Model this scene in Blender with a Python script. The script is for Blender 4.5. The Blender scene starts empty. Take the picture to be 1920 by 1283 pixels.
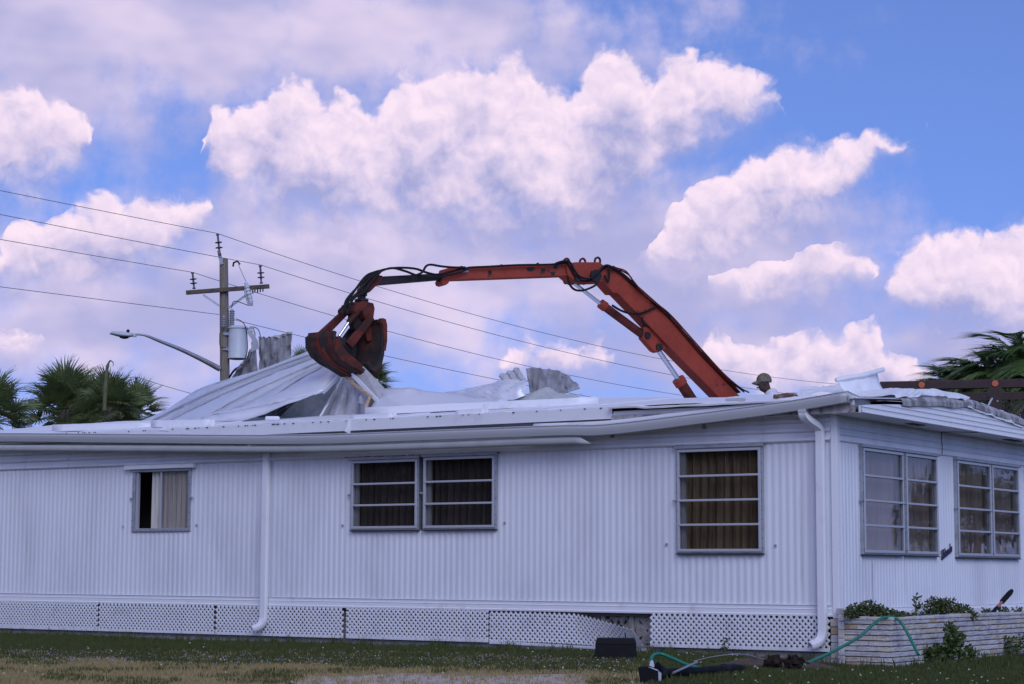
import bpy, bmesh, math, random
import numpy as np
from mathutils import Vector, Matrix, noise as mnoise

random.seed(7)
rng = np.random.default_rng(7)
scene = bpy.context.scene
COL = scene.collection
R = math.radians

# ------------------------------------------------------------------ camera
F_PX, CX, CY = 3690.0, 960.0, 641.5            # focal length and centre in photo pixels (1920 x 1283)
PITCH = math.atan(429.5 / F_PX)
ROLL = math.atan(0.0047)
CAM = Vector((0, 0, 1.0))
cam_data = bpy.data.cameras.new('camera')
cam_data.sensor_width = 36.0
cam_data.lens = 36.0 * F_PX / 1920.0
cam_data.clip_start = 0.1
cam_data.clip_end = 6000
cam = bpy.data.objects.new('camera', cam_data)
COL.objects.link(cam)
cam.matrix_world = (Matrix.Translation(CAM) @ Matrix.Rotation(math.pi / 2 + PITCH, 4, 'X') @ Matrix.Rotation(ROLL, 4, 'Z'))
scene.camera = cam


def ray(px, py):
    x, y = px - CX, CY - py
    c, s = math.cos(ROLL), math.sin(ROLL)
    x, y = (x * c - y * s) / F_PX, (x * s + y * c) / F_PX
    return Vector((x, math.cos(PITCH) - y * math.sin(PITCH), math.sin(PITCH) + y * math.cos(PITCH)))


def at(px, py, Y):
    """world point seen at a photo pixel, at world depth Y"""
    d = ray(px, py)
    return CAM + d * (Y / d.y)


def azel(px, py):
    d = ray(px, py).normalized()
    return math.atan2(d.x, d.y), math.asin(d.z)


# ------------------------------------------------------------------ world: Nishita sky with cumulus clouds
SUN_EL, SUN_AZ = 36.0, 165.0        # degrees; azimuth clockwise from +Y
SKY_STRENGTH = 0.15
world = bpy.data.worlds.new('World')
scene.world = world
world.cycles.sampling_method = 'MANUAL'
world.cycles.sample_map_resolution = 512
world.use_nodes = True
wt = world.node_tree
wt.nodes.clear()


def nd(t, kind, **kw):
    n = t.nodes.new(kind)
    for k, v in kw.items():
        setattr(n, k, v)
    return n


def plug(t, sock, v):
    if v is None:
        return
    if isinstance(v, bpy.types.NodeSocket):
        t.links.new(v, sock)
    else:
        sock.default_value = v


def mth(t, op, a, b=None, c=None, clamp=False):
    n = nd(t, 'ShaderNodeMath', operation=op)
    n.use_clamp = clamp
    for s, v in zip(n.inputs, (a, b, c)):
        plug(t, s, v)
    return n.outputs[0]


def vth(t, op, a, b=None, c=None):
    n = nd(t, 'ShaderNodeVectorMath', operation=op)
    for s, v in zip(n.inputs, (a, b, c)):
        plug(t, s, v)
    return n.outputs['Value'] if op in ('LENGTH', 'DOT_PRODUCT', 'DISTANCE') else n.outputs[0]


def sstep(t, x, lo, hi, a=0.0, b=1.0):
    n = nd(t, 'ShaderNodeMapRange', interpolation_type='SMOOTHSTEP')
    plug(t, n.inputs[0], x)
    for i, v in enumerate((lo, hi, a, b)):
        plug(t, n.inputs[i + 1], v)
    return n.outputs[0]


def mixc(t, f, a, b, blend='MIX'):
    n = nd(t, 'ShaderNodeMix', data_type='RGBA', blend_type=blend)
    plug(t, n.inputs[0], f)
    plug(t, n.inputs[6], a)
    plug(t, n.inputs[7], b)
    return n.outputs[2]


def noise_n(t, vec, scale, detail=4, rough=0.55, dist=0.0, dim='2D'):
    n = nd(t, 'ShaderNodeTexNoise', noise_dimensions=dim)
    plug(t, n.inputs['Vector'], vec)
    n.inputs['Scale'].default_value = scale
    n.inputs['Detail'].default_value = detail
    n.inputs['Roughness'].default_value = rough
    n.inputs['Distortion'].default_value = dist
    return n.outputs[0]


# cloud banks in view: crown and base outlines over the azimuth (in 1/100 of the photo's pixel scale), as directions in the dome
BANKS = [
    # crown points, base points  (x, y)
    ([(0, 218), (60, 205), (130, 235), (175, 290), (200, 520), (340, 520), (366, 330), (388, 228), (430, 225), (490, 190), (555, 178),
      (610, 205), (650, 195), (690, 215), (740, 165), (850, 150), (945, 128), (1000, 150), (1050, 182), (1085, 160), (1120, 118),
      (1170, 112), (1215, 150), (1260, 124), (1330, 128), (1400, 145), (1455, 160), (1482, 225), (1500, 300), (1600, 640), (1655, 540),
      (1690, 490), (1760, 448), (1830, 462), (1920, 440)],
     [(0, 470), (90, 440), (140, 380), (175, 300), (200, 300), (330, 300), (362, 305), (400, 400), (470, 470), (600, 500), (760, 520), (900, 530),
      (1050, 530), (1180, 480), (1320, 340), (1400, 280), (1480, 240), (1500, 240), (1600, 400), (1655, 560), (1680, 640), (1760, 690), (1920, 700)]),
    ([(0, 520), (30, 440), (80, 425), (150, 410), (230, 395), (290, 400), (340, 388), (385, 400), (402, 410), (440, 520), (480, 720), (1120, 720), (1190, 500), (1240, 430), (1275, 390),
      (1300, 360), (1360, 325), (1450, 300), (1560, 285), (1650, 268), (1690, 290), (1725, 268), (1750, 500), (1920, 720)],
     [(0, 620), (80, 620), (200, 610), (300, 560), (360, 480), (400, 415), (480, 400), (1120, 450), (1190, 505), (1240, 560), (1290, 580), (1400, 550), (1520, 500), (1620, 400),
      (1660, 320), (1700, 300), (1728, 275), (1760, 300), (1920, 400)]),
    ([(0, 650), (50, 640), (95, 665), (130, 900), (560, 900), (880, 800), (935, 690), (990, 660), (1050, 655), (1120, 650), (1160, 690), (1200, 800),
      (1290, 700), (1330, 500), (1400, 490), (1470, 470), (1540, 452), (1600, 478), (1632, 520), (1660, 700), (1720, 900), (1920, 900)],
     [(0, 720), (50, 712), (95, 668), (130, 600), (560, 600), (880, 640), (935, 700), (1000, 735), (1080, 740), (1140, 705), (1165, 685), (1240, 640), (1310, 540), (1360, 610),
      (1480, 625), (1570, 600), (1636, 535), (1660, 500), (1920, 500)]),
    ([(0, 900), (1240, 900), (1305, 700), (1345, 640), (1400, 650), (1440, 660), (1470, 628), (1520, 622), (1560, 640), (1600, 632), (1640, 628), (1662, 670),
      (1720, 690), (1760, 740), (1920, 900)],
     [(0, 700), (1240, 700), (1305, 720), (1345, 790), (1600, 800), (1700, 790), (1760, 750), (1920, 700)])]
SOFT = [(300, 30, 800, 140), (60, 150, 260, 110), (780, 60, 330, 110), (640, 520, 420, 150), (230, 590, 400, 130),
        (1250, 500, 420, 150), (1430, 640, 600, 75)]
UNIT = F_PX / 100.0


def outline(t, u, pts, top=1000.0):
    n = nd(t, 'ShaderNodeFloatCurve')
    c = n.mapping.curves[0]
    pts = [(x / 1920.0, 1.0 - y / top) for x, y in pts]
    while len(c.points) < len(pts):
        c.points.new(0.5, 0.5)
    for p, (x, y) in zip(c.points, pts):
        p.location = (x, y)
        p.handle_type = 'AUTO_CLAMPED'
    n.mapping.update()
    plug(t, n.inputs['Value'], u)
    return n.outputs[0]


geo = nd(wt, 'ShaderNodeTexCoord').outputs['Generated']
sep = nd(wt, 'ShaderNodeSeparateXYZ')
wt.links.new(geo, sep.inputs[0])
az = mth(wt, 'ARCTAN2', sep.outputs[0], sep.outputs[1])
el = mth(wt, 'ARCSINE', sep.outputs[2])
cmb = nd(wt, 'ShaderNodeCombineXYZ')
plug(wt, cmb.inputs[0], mth(wt, 'MULTIPLY', az, UNIT))
plug(wt, cmb.inputs[1], mth(wt, 'MULTIPLY', el, UNIT))
q0 = cmb.outputs[0]
# the rest of the dome: scattered cumulus from noise on the direction, outside the mapped part
gen = noise_n(wt, vth(wt, 'MULTIPLY', geo, (1, 1, 1.8)), 2.3, 3, 0.5, 0.0, '3D')
gen = mth(wt, 'MULTIPLY_ADD', gen, 9.0, -5.2)
outside = mth(wt, 'MAXIMUM', sstep(wt, mth(wt, 'ABSOLUTE', az), 0.262, 0.34), sstep(wt, el, 0.29, 0.38))
warp = nd(wt, 'ShaderNodeTexNoise', noise_dimensions='2D')
plug(wt, warp.inputs['Vector'], q0)
warp.inputs['Scale'].default_value = 1.5
warp.inputs['Detail'].default_value = 3
qw = vth(wt, 'ADD', q0, vth(wt, 'MULTIPLY', vth(wt, 'SUBTRACT', warp.outputs['Color'], (0.5, 0.5, 0.5)), (0.55, 0.45, 0)))
sq = nd(wt, 'ShaderNodeSeparateXYZ')
wt.links.new(qw, sq.inputs[0])
u = mth(wt, 'MULTIPLY_ADD', sq.outputs[0], 100 / 1920.0, 0.5)
yq = sq.outputs[1]
s0, h0 = None, None
for crown, base in BANKS:
    top = mth(wt, 'MULTIPLY_ADD', outline(wt, u, crown), 10.0, 0.71)     # back to hundredths above the horizon
    bot = mth(wt, 'MULTIPLY_ADD', outline(wt, u, base), 10.0, 0.71)
    up, dn = mth(wt, 'SUBTRACT', top, yq), mth(wt, 'SUBTRACT', yq, bot)
    s = mth(wt, 'MINIMUM', up, mth(wt, 'MULTIPLY', dn, 0.45))
    hh = mth(wt, 'DIVIDE', dn, mth(wt, 'MAXIMUM', mth(wt, 'SUBTRACT', top, bot), 0.2), clamp=True)
    if s0 is None:
        s0, h0 = s, hh
    else:
        gt = mth(wt, 'GREATER_THAN', s, s0)
        h0 = mth(wt, 'ADD', mth(wt, 'MULTIPLY', hh, gt), mth(wt, 'MULTIPLY', h0, mth(wt, 'SUBTRACT', 1.0, gt)))
        s0 = mth(wt, 'MAXIMUM', s0, s)
s0 = mth(wt, 'MAXIMUM', mth(wt, 'MULTIPLY_ADD', outside, -8.0, s0), mth(wt, 'MULTIPLY_ADD', outside, 8.0, mth(wt, 'SUBTRACT', gen, 8.0)))


def lumps(q, detail):
    vor = nd(wt, 'ShaderNodeTexVoronoi', feature='F1', voronoi_dimensions='2D')
    plug(wt, vor.inputs['Vector'], q)
    vor.inputs['Scale'].default_value = 1.7
    vor.inputs['Detail'].default_value = 2.0
    vor.inputs['Roughness'].default_value = 0.45
    fb = mth(wt, 'MULTIPLY', noise_n(wt, q, 1.3, detail, 0.6), 0.75)
    return mth(wt, 'MULTIPLY_ADD', vor.outputs['Distance'], -0.32, fb)


n0 = lumps(qw, 7)
n1 = lumps(vth(wt, 'ADD', qw, (0.06, 0.17, 0)), 4)
d0 = mth(wt, 'ADD', s0, mth(wt, 'MULTIPLY_ADD', n0, 1.0, -0.02))
edge = sstep(wt, h0, 0.2, 0.9, 1.1, 0.26)
a_c = sstep(wt, d0, -0.04, edge)
soft = None
for l in SOFT:
    a_, e_ = azel(l[0], l[1])
    rx, ry = l[2] / 100.0, l[3] / 100.0
    d = vth(wt, 'LENGTH', vth(wt, 'MULTIPLY_ADD', q0, (1 / rx, 1 / ry, 0), (-a_ * UNIT / rx, -e_ * UNIT / ry, 0)))
    s = mth(wt, 'MULTIPLY_ADD', d, -ry, ry)
    soft = s if soft is None else mth(wt, 'SMOOTH_MAX', soft, s, 0.4)
cl = noise_n(wt, q0, 0.8, 5, 0.55)
soft = mth(wt, 'ADD', soft, mth(wt, 'MULTIPLY_ADD', cl, 2.4, -1.1))
a_s = mth(wt, 'MULTIPLY', sstep(wt, soft, -0.75, 0.9), 0.93)
lit = mth(wt, 'MULTIPLY_ADD', mth(wt, 'SUBTRACT', n0, n1), 0.9, -0.12)
lit = mth(wt, 'ADD', lit, sstep(wt, mth(wt, 'ADD', h0, mth(wt, 'MULTIPLY_ADD', cl, 1.1, -0.58)), 0.03, 0.90, 0.0, 1.0), clamp=True)
soft_lit = sstep(wt, noise_n(wt, vth(wt, 'MULTIPLY', q0, (0.5, 1, 1)), 0.55, 3), 0.3, 0.75, 0.12, 0.72)
C_LIT = (0.98, 0.80, 0.945, 1)
C_SHADE = (0.385, 0.40, 0.70, 1)
sky = nd(wt, 'ShaderNodeTexSky', sky_type='NISHITA')
sky.sun_disc = False
sky.sun_elevation = R(SUN_EL)
sky.sun_rotation = R(SUN_AZ)
sky.air_density = 1.0
sky.dust_density = 0.3
sky.ozone_density = 2.0
wt.links.new(vth(wt, 'NORMALIZE', vth(wt, 'MULTIPLY_ADD', geo, (1, 1, 1.0), (0, 0, 0.22))), sky.inputs[0])
blue = mixc(wt, 1.0, sky.outputs[0], (0.80, 0.86, 1.30, 1), 'MULTIPLY')
K_CLOUD = 1.0 / SKY_STRENGTH


def bright(c):
    return (c[0] * K_CLOUD, c[1] * K_CLOUD, c[2] * K_CLOUD, 1)


c_soft = mixc(wt, soft_lit, bright(C_SHADE), bright(C_LIT))
c_crisp = mixc(wt, lit, bright(C_SHADE), bright(C_LIT))
hz_ = mth(wt, 'MULTIPLY', sstep(wt, el, 0.17, 0.0), 0.75)
blue = mixc(wt, hz_, blue, bright((0.40, 0.43, 0.73)))
skyc = mixc(wt, a_s, blue, c_soft)
skyc = mixc(wt, a_c, skyc, c_crisp)
bg = nd(wt, 'ShaderNodeBackground')
wt.links.new(skyc, bg.inputs[0])
bg.inputs[1].default_value = SKY_STRENGTH
wo = nd(wt, 'ShaderNodeOutputWorld')
wt.links.new(bg.outputs[0], wo.inputs[0])

# ------------------------------------------------------------------ sun behind thin cloud, exposure
sun_data = bpy.data.lights.new('sun', 'SUN')
sun_data.energy = 1.15
sun_data.angle = R(35)
sun_data.color = (0.87, 0.93, 1.0)
sun = bpy.data.objects.new('sun', sun_data)
COL.objects.link(sun)
sd = Vector((math.sin(R(SUN_AZ)) * math.cos(R(SUN_EL)), math.cos(R(SUN_AZ)) * math.cos(R(SUN_EL)), math.sin(R(SUN_EL))))
sun.rotation_euler = sd.to_track_quat('Z', 'Y').to_euler()
sun.location = (0, 0, 40)
vs = scene.view_settings
vs.view_transform = 'Standard'
vs.look = 'None'
vs.exposure = 0.0
vs.gamma = 1.0

# ------------------------------------------------------------------ materials
MATS = {}


def mat(name, color, rough=0.6, metal=0.0, noise=None, bump=None, spec=0.5, coat=None):
    """noise: (second colour, scale, low, high[, stretch xyz]); bump: (scale, strength)"""
    if name in MATS:
        return MATS[name]
    m = bpy.data.materials.new(name)
    m.use_nodes = True
    t = m.node_tree
    b = t.nodes['Principled BSDF']
    b.inputs['Base Color'].default_value = (*color, 1)
    b.inputs['Roughness'].default_value = rough
    b.inputs['Metallic'].default_value = metal
    b.inputs['Specular IOR Level'].default_value = spec
    tc = nd(t, 'ShaderNodeTexCoord').outputs['Object']
    c = None
    for nz in (noise if isinstance(noise, list) else ([noise] if noise else [])):
        vec = vth(t, 'MULTIPLY', tc, nz[4]) if len(nz) > 4 else tc
        f = sstep(t, noise_n(t, vec, nz[1], 6, 0.6, 0.0, '3D'), nz[2], nz[3])
        c = mixc(t, f, c if c is not None else (*color, 1), (*nz[0], 1))
    if c is not None:
        t.links.new(c, b.inputs['Base Color'])
    if bump:
        bn = nd(t, 'ShaderNodeBump')
        bn.inputs['Strength'].default_value = bump[1]
        bn.inputs['Distance'].default_value = 0.02
        t.links.new(noise_n(t, tc, bump[0], 4, 0.6, 0.0, '3D'), bn.inputs['Height'])
        t.links.new(bn.outputs[0], b.inputs['Normal'])
    MATS[name] = m
    return m


WHITE = mat('white_siding_paint', (0.78, 0.79, 0.84), 0.45, noise=[((0.66, 0.67, 0.72), 1.1, 0.42, 0.72, (1, 1, 0.35)), ((0.50, 0.50, 0.50), 4.0, 0.60, 0.82, (1.5, 1.5, 0.12)), ((0.40, 0.38, 0.36), 11.0, 0.74, 0.82)])
TRIM = mat('white_trim_paint', (0.80, 0.80, 0.84), 0.4, noise=((0.62, 0.62, 0.63), 3.0, 0.55, 0.8))
GUTTER = mat('gutter_enamel', (0.50, 0.51, 0.53), 0.35, noise=((0.52, 0.53, 0.55), 2.0, 0.5, 0.8))
ROOFM = mat('white_roof_coating', (0.78, 0.78, 0.80), 0.5, noise=[((0.68, 0.68, 0.70), 2.5, 0.5, 0.8), ((0.32, 0.28, 0.27), 9.0, 0.72, 0.8)], bump=(6, 0.25))
SHEET = mat('bare_aluminium_sheet', (0.66, 0.67, 0.70), 0.34, 0.35, noise=[((0.55, 0.56, 0.60), 1.6, 0.4, 0.75)])
SHEETW = mat('white_roof_sheet', (0.72, 0.73, 0.77), 0.36, 0.15, noise=[((0.60, 0.61, 0.66), 1.4, 0.45, 0.75), ((0.42, 0.40, 0.42), 7.0, 0.70, 0.82)])
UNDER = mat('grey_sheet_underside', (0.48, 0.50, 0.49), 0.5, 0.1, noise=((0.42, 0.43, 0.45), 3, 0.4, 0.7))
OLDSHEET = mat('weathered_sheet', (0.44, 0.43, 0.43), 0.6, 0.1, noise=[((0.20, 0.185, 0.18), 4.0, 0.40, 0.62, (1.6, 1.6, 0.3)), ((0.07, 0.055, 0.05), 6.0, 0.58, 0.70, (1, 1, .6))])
STAINED = mat('stained_white_sheet', (0.62, 0.62, 0.64), 0.5, 0.1, noise=[((0.44, 0.43, 0.43), 3.0, 0.42, 0.6, (1.5, 1.5, 0.4)), ((0.13, 0.11, 0.10), 6.0, 0.60, 0.70, (1.4, 1.4, .5))])
ROOTS = mat('root_ball_soil', (0.022, 0.017, 0.013), 0.95, spec=0.1, noise=((0.045, 0.034, 0.026), 25, 0.45, 0.65), bump=(40, 1.0))
BOARD = mat('old_insulation_board', (0.55, 0.55, 0.60), 0.8, noise=[((0.42, 0.42, 0.46), 5, 0.45, 0.7), ((0.16, 0.12, 0.09), 9, 0.70, 0.78)])
BEIGE = mat('beige_board', (0.46, 0.44, 0.45), 0.7, noise=((0.38, 0.36, 0.36), 4, 0.4, 0.7))
WOODOLD = mat('rotten_wood', (0.13, 0.06, 0.04), 0.85, noise=((0.32, 0.24, 0.19), 8, 0.5, 0.7))
WOODRAW = mat('raw_pine', (0.52, 0.40, 0.27), 0.7, noise=((0.38, 0.27, 0.17), 6, 0.4, 0.7, (1, 1, 6)))
ALU = mat('window_aluminium', (0.42, 0.43, 0.46), 0.4, 0.55, noise=((0.30, 0.31, 0.33), 6, 0.45, 0.75))
ALUBAR = mat('glazing_bar_aluminium', (0.52, 0.53, 0.57), 0.4, 0.35)
DARKGAP = mat('dark_gasket_and_shade', (0.03, 0.03, 0.035), 0.7)
CURT_BROWN = mat('brown_curtain', (0.30, 0.215, 0.13), 0.9, noise=((0.15, 0.10, 0.06), 4, 0.4, 0.7, (6, 6, 0.3)))
CURT_DARK = mat('dark_curtain', (0.12, 0.095, 0.085), 0.9, noise=((0.06, 0.048, 0.044), 4, 0.4, 0.7, (6, 6, 0.3)))
CURT_GREY = mat('grey_curtain', (0.58, 0.55, 0.52), 0.9, noise=((0.36, 0.32, 0.29), 5, 0.4, 0.75, (7, 7, 0.3)))
CURT_SHEER = mat('sheer_curtain', (0.40, 0.35, 0.33), 0.9, noise=((0.26, 0.22, 0.21), 4, 0.4, 0.7, (6, 6, 0.3)))
INTERIOR = mat('interior_lining', (0.12, 0.10, 0.09), 0.9)
CONCRETE = mat('grey_concrete', (0.34, 0.33, 0.32), 0.9, noise=((0.24, 0.23, 0.22), 6, 0.4, 0.7), bump=(30, 0.3))
BLOCKM = mat('breeze_block', (0.36, 0.34, 0.31), 0.9, noise=((0.26, 0.24, 0.22), 9, 0.4, 0.7), bump=(40, 0.3))
LATT = mat('white_vinyl_lattice', (0.74, 0.74, 0.78), 0.45, noise=((0.62, 0.63, 0.66), 4, 0.5, 0.75))
STONE_MATS = [mat('cast_stone_%s' % n, c, 0.85, noise=[((c[0] * .72, c[1] * .72, c[2] * .74), 6, 0.42, 0.7), ((0.12, 0.11, 0.12), 5, 0.66, 0.78)], bump=(18, 0.7))
              for n, c in (('pale', (0.56, 0.54, 0.54)), ('cream', (0.56, 0.50, 0.43)), ('grey', (0.48, 0.47, 0.49)), ('ochre', (0.48, 0.37, 0.24)))]
MORTAR = mat('brown_mortar', (0.27, 0.19, 0.15), 0.95, noise=((0.16, 0.12, 0.10), 9, 0.4, 0.7))
SOIL = mat('dark_soil', (0.070, 0.046, 0.032), 0.95, noise=((0.105, 0.072, 0.052), 12, 0.4, 0.7), bump=(25, 0.8))
PAINT = mat('worn_red_paint', (0.33, 0.052, 0.028), 0.55, spec=0.25, noise=[((0.24, 0.036, 0.02), 2.5, 0.4, 0.75), ((0.035, 0.022, 0.02), 3.2, 0.60, 0.70), ((0.40, 0.12, 0.07), 14, 0.68, 0.78)], bump=(12, 0.15))
PAINTDK = mat('grimy_red_paint', (0.14, 0.026, 0.017), 0.6, spec=0.2, noise=[((0.055, 0.018, 0.013), 4, 0.4, 0.62), ((0.02, 0.016, 0.015), 7, 0.6, 0.72)], bump=(14, 0.2))
STEELDK = mat('greasy_dark_steel', (0.018, 0.016, 0.017), 0.55, 0.0, spec=0.3, noise=((0.06, 0.045, 0.04), 6, 0.5, 0.75), bump=(12, 0.2))
STEELRUST = mat('scuffed_rusty_steel', (0.036, 0.026, 0.024), 0.65, 0.0, spec=0.25, noise=[((0.10, 0.032, 0.018), 5, 0.48, 0.66), ((0.02, 0.018, 0.018), 3, 0.5, 0.7)], bump=(14, 0.3))
CHROME = mat('chromed_rod', (0.72, 0.74, 0.78), 0.16, 1.0)
HOSE = mat('black_rubber_hose', (0.010, 0.010, 0.011), 0.6, spec=0.2)
RAILM = mat('brown_painted_steel', (0.040, 0.022, 0.020), 0.6, 0.2, noise=((0.085, 0.035, 0.025), 6, 0.5, 0.75))
REFLECT = mat('orange_reflector', (0.55, 0.12, 0.04), 0.35)
TYRE = mat('tyre_rubber', (0.02, 0.02, 0.02), 0.85)
POLEW = mat('weathered_pole_wood', (0.24, 0.205, 0.165), 0.9, noise=[((0.15, 0.125, 0.10), 5, 0.4, 0.7, (6, 6, 0.25)), ((0.30, 0.27, 0.23), 3, 0.55, 0.8, (8, 8, 0.2))], bump=(20, 0.4))
ARMW = mat('crossarm_wood', (0.12, 0.095, 0.075), 0.9, noise=((0.07, 0.055, 0.045), 6, 0.4, 0.7))
GALV = mat('galvanised_steel', (0.34, 0.34, 0.37), 0.45, 0.5, noise=((0.26, 0.26, 0.29), 6, 0.4, 0.7))
PORC = mat('grey_porcelain', (0.30, 0.31, 0.36), 0.25)
PORCDK = mat('dark_porcelain', (0.10, 0.09, 0.10), 0.3)
TANK = mat('transformer_grey_paint', (0.55, 0.58, 0.63), 0.4, noise=((0.48, 0.51, 0.56), 3, 0.45, 0.75))
LAMPM = mat('lamp_housing_grey', (0.50, 0.54, 0.58), 0.45)
WIREM = mat('weathered_conductor', (0.14, 0.13, 0.15), 0.5, 0.4)
BLACKP = mat('black_plastic', (0.010, 0.010, 0.011), 0.75, spec=0.15, noise=((0.016, 0.016, 0.018), 5, 0.5, 0.8))
BLACKM = mat('black_lamp_post_paint', (0.009, 0.0095, 0.011), 0.6, 0.0, spec=0.1, noise=((0.03, 0.03, 0.033), 6, 0.5, 0.8))
LGREY = mat('light_grey_plastic', (0.40, 0.41, 0.46), 0.4)
GREENH = mat('green_garden_hose', (0.012, 0.17, 0.115), 0.4)
HANDLE = mat('orange_fibreglass', (0.42, 0.13, 0.09), 0.4)
SKIN = mat('dark_skin', (0.055, 0.03, 0.022), 0.5)
SHIRT = mat('pale_work_shirt', (0.70, 0.68, 0.70), 0.9, noise=((0.55, 0.52, 0.55), 9, 0.45, 0.7))
TROUSER = mat('dark_trousers', (0.04, 0.045, 0.06), 0.9)
CAPM = mat('camouflage_cap', (0.16, 0.14, 0.10), 0.9, noise=[((0.07, 0.075, 0.045), 22, 0.5, 0.55), ((0.24, 0.21, 0.17), 18, 0.58, 0.62)])
NAMEP = mat('dark_metal_script', (0.02, 0.018, 0.05), 0.4)
PAPER = mat('white_sticker', (0.6, 0.62, 0.7), 0.7)


def leaf_mat(name, c1, c2, rough=0.45, trans=0.25):
    m = bpy.data.materials.new(name)
    m.use_nodes = True
    t = m.node_tree
    b = t.nodes['Principled BSDF']
    oi = nd(t, 'ShaderNodeObjectInfo').outputs['Random']
    tc = nd(t, 'ShaderNodeTexCoord').outputs['Object']
    f = mth(t, 'ADD', mth(t, 'MULTIPLY', oi, 0.5), mth(t, 'MULTIPLY', noise_n(t, tc, 2.0, 3, 0.6, 0.0, '3D'), 0.6), clamp=True)
    c = mixc(t, f, (*c1, 1), (*c2, 1))
    t.links.new(c, b.inputs['Base Color'])
    b.inputs['Roughness'].default_value = rough
    tr = nd(t, 'ShaderNodeBsdfTranslucent')
    t.links.new(c, tr.inputs['Color'])
    mx = nd(t, 'ShaderNodeMixShader')
    mx.inputs[0].default_value = trans
    t.links.new(b.outputs[0], mx.inputs[1])
    t.links.new(tr.outputs[0], mx.inputs[2])
    t.links.new(mx.outputs[0], t.nodes['Material Output'].inputs[0])
    return m


PALMLEAF = leaf_mat('fan_palm_leaf', (0.085, 0.12, 0.042), (0.21, 0.25, 0.09))
PALMDRY = leaf_mat('dry_palm_leaf', (0.20, 0.15, 0.09), (0.28, 0.22, 0.14))
FEATHER = leaf_mat('feather_palm_leaf', (0.050, 0.105, 0.030), (0.14, 0.215, 0.055))
SHRUB = leaf_mat('shrub_leaf', (0.045, 0.070, 0.018), (0.13, 0.155, 0.040))
WEED = leaf_mat('weed_leaf', (0.042, 0.075, 0.020), (0.10, 0.145, 0.038))
GRASSG = leaf_mat('green_grass', (0.034, 0.058, 0.011), (0.095, 0.110, 0.024), 0.75)
GRASSD = leaf_mat('dry_grass', (0.30, 0.235, 0.10), (0.44, 0.35, 0.165), 0.8)
FLOWER = leaf_mat('clover_flower', (0.42, 0.36, 0.44), (0.56, 0.50, 0.56), 0.8)
FLOWERW = leaf_mat('white_clover_flower', (0.55, 0.55, 0.42), (0.68, 0.66, 0.58), 0.8)
TRUNK = mat('palm_trunk', (0.16, 0.13, 0.10), 0.9, noise=((0.09, 0.07, 0.055), 6, 0.4, 0.7), bump=(10, 0.8))
SPEAR = leaf_mat('palm_spear', (0.13, 0.15, 0.05), (0.19, 0.17, 0.08))


def glass_mat(name, tint, refl=0.9):
    m = bpy.data.materials.new(name)
    m.use_nodes = True
    t = m.node_tree
    t.nodes.remove(t.nodes['Principled BSDF'])
    tr = nd(t, 'ShaderNodeBsdfTransparent')
    tr.inputs[0].default_value = (*tint, 1)
    gl = nd(t, 'ShaderNodeBsdfGlossy')
    gl.inputs['Color'].default_value = (refl, refl, refl, 1)
    gl.inputs['Roughness'].default_value = 0.015
    bn = nd(t, 'ShaderNodeBump')
    bn.inputs['Strength'].default_value = 0.06
    bn.inputs['Distance'].default_value = 0.05
    t.links.new(noise_n(t, nd(t, 'ShaderNodeTexCoord').outputs['Object'], 2.2, 2, 0.5, 0.0, '3D'), bn.inputs['Height'])
    t.links.new(bn.outputs[0], gl.inputs['Normal'])
    lw = nd(t, 'ShaderNodeLayerWeight')
    lw.inputs[0].default_value = 0.5
    fac = mth(t, 'MULTIPLY_ADD', mth(t, 'POWER', lw.outputs['Facing'], 4.0), 0.75, 0.045, clamp=True)
    mx = nd(t, 'ShaderNodeMixShader')
    t.links.new(fac, mx.inputs[0])
    t.links.new(tr.outputs[0], mx.inputs[1])
    t.links.new(gl.outputs[0], mx.inputs[2])
    t.links.new(mx.outputs[0], t.nodes['Material Output'].inputs[0])
    return m


GLASS = glass_mat('window_glass', (0.80, 0.80, 0.80))
GLASS_OLD = glass_mat('old_window_glass', (0.82, 0.80, 0.80))
GLASS_DUSTY = glass_mat('dusty_window_glass', (0.88, 0.87, 0.86), 0.25)


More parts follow.
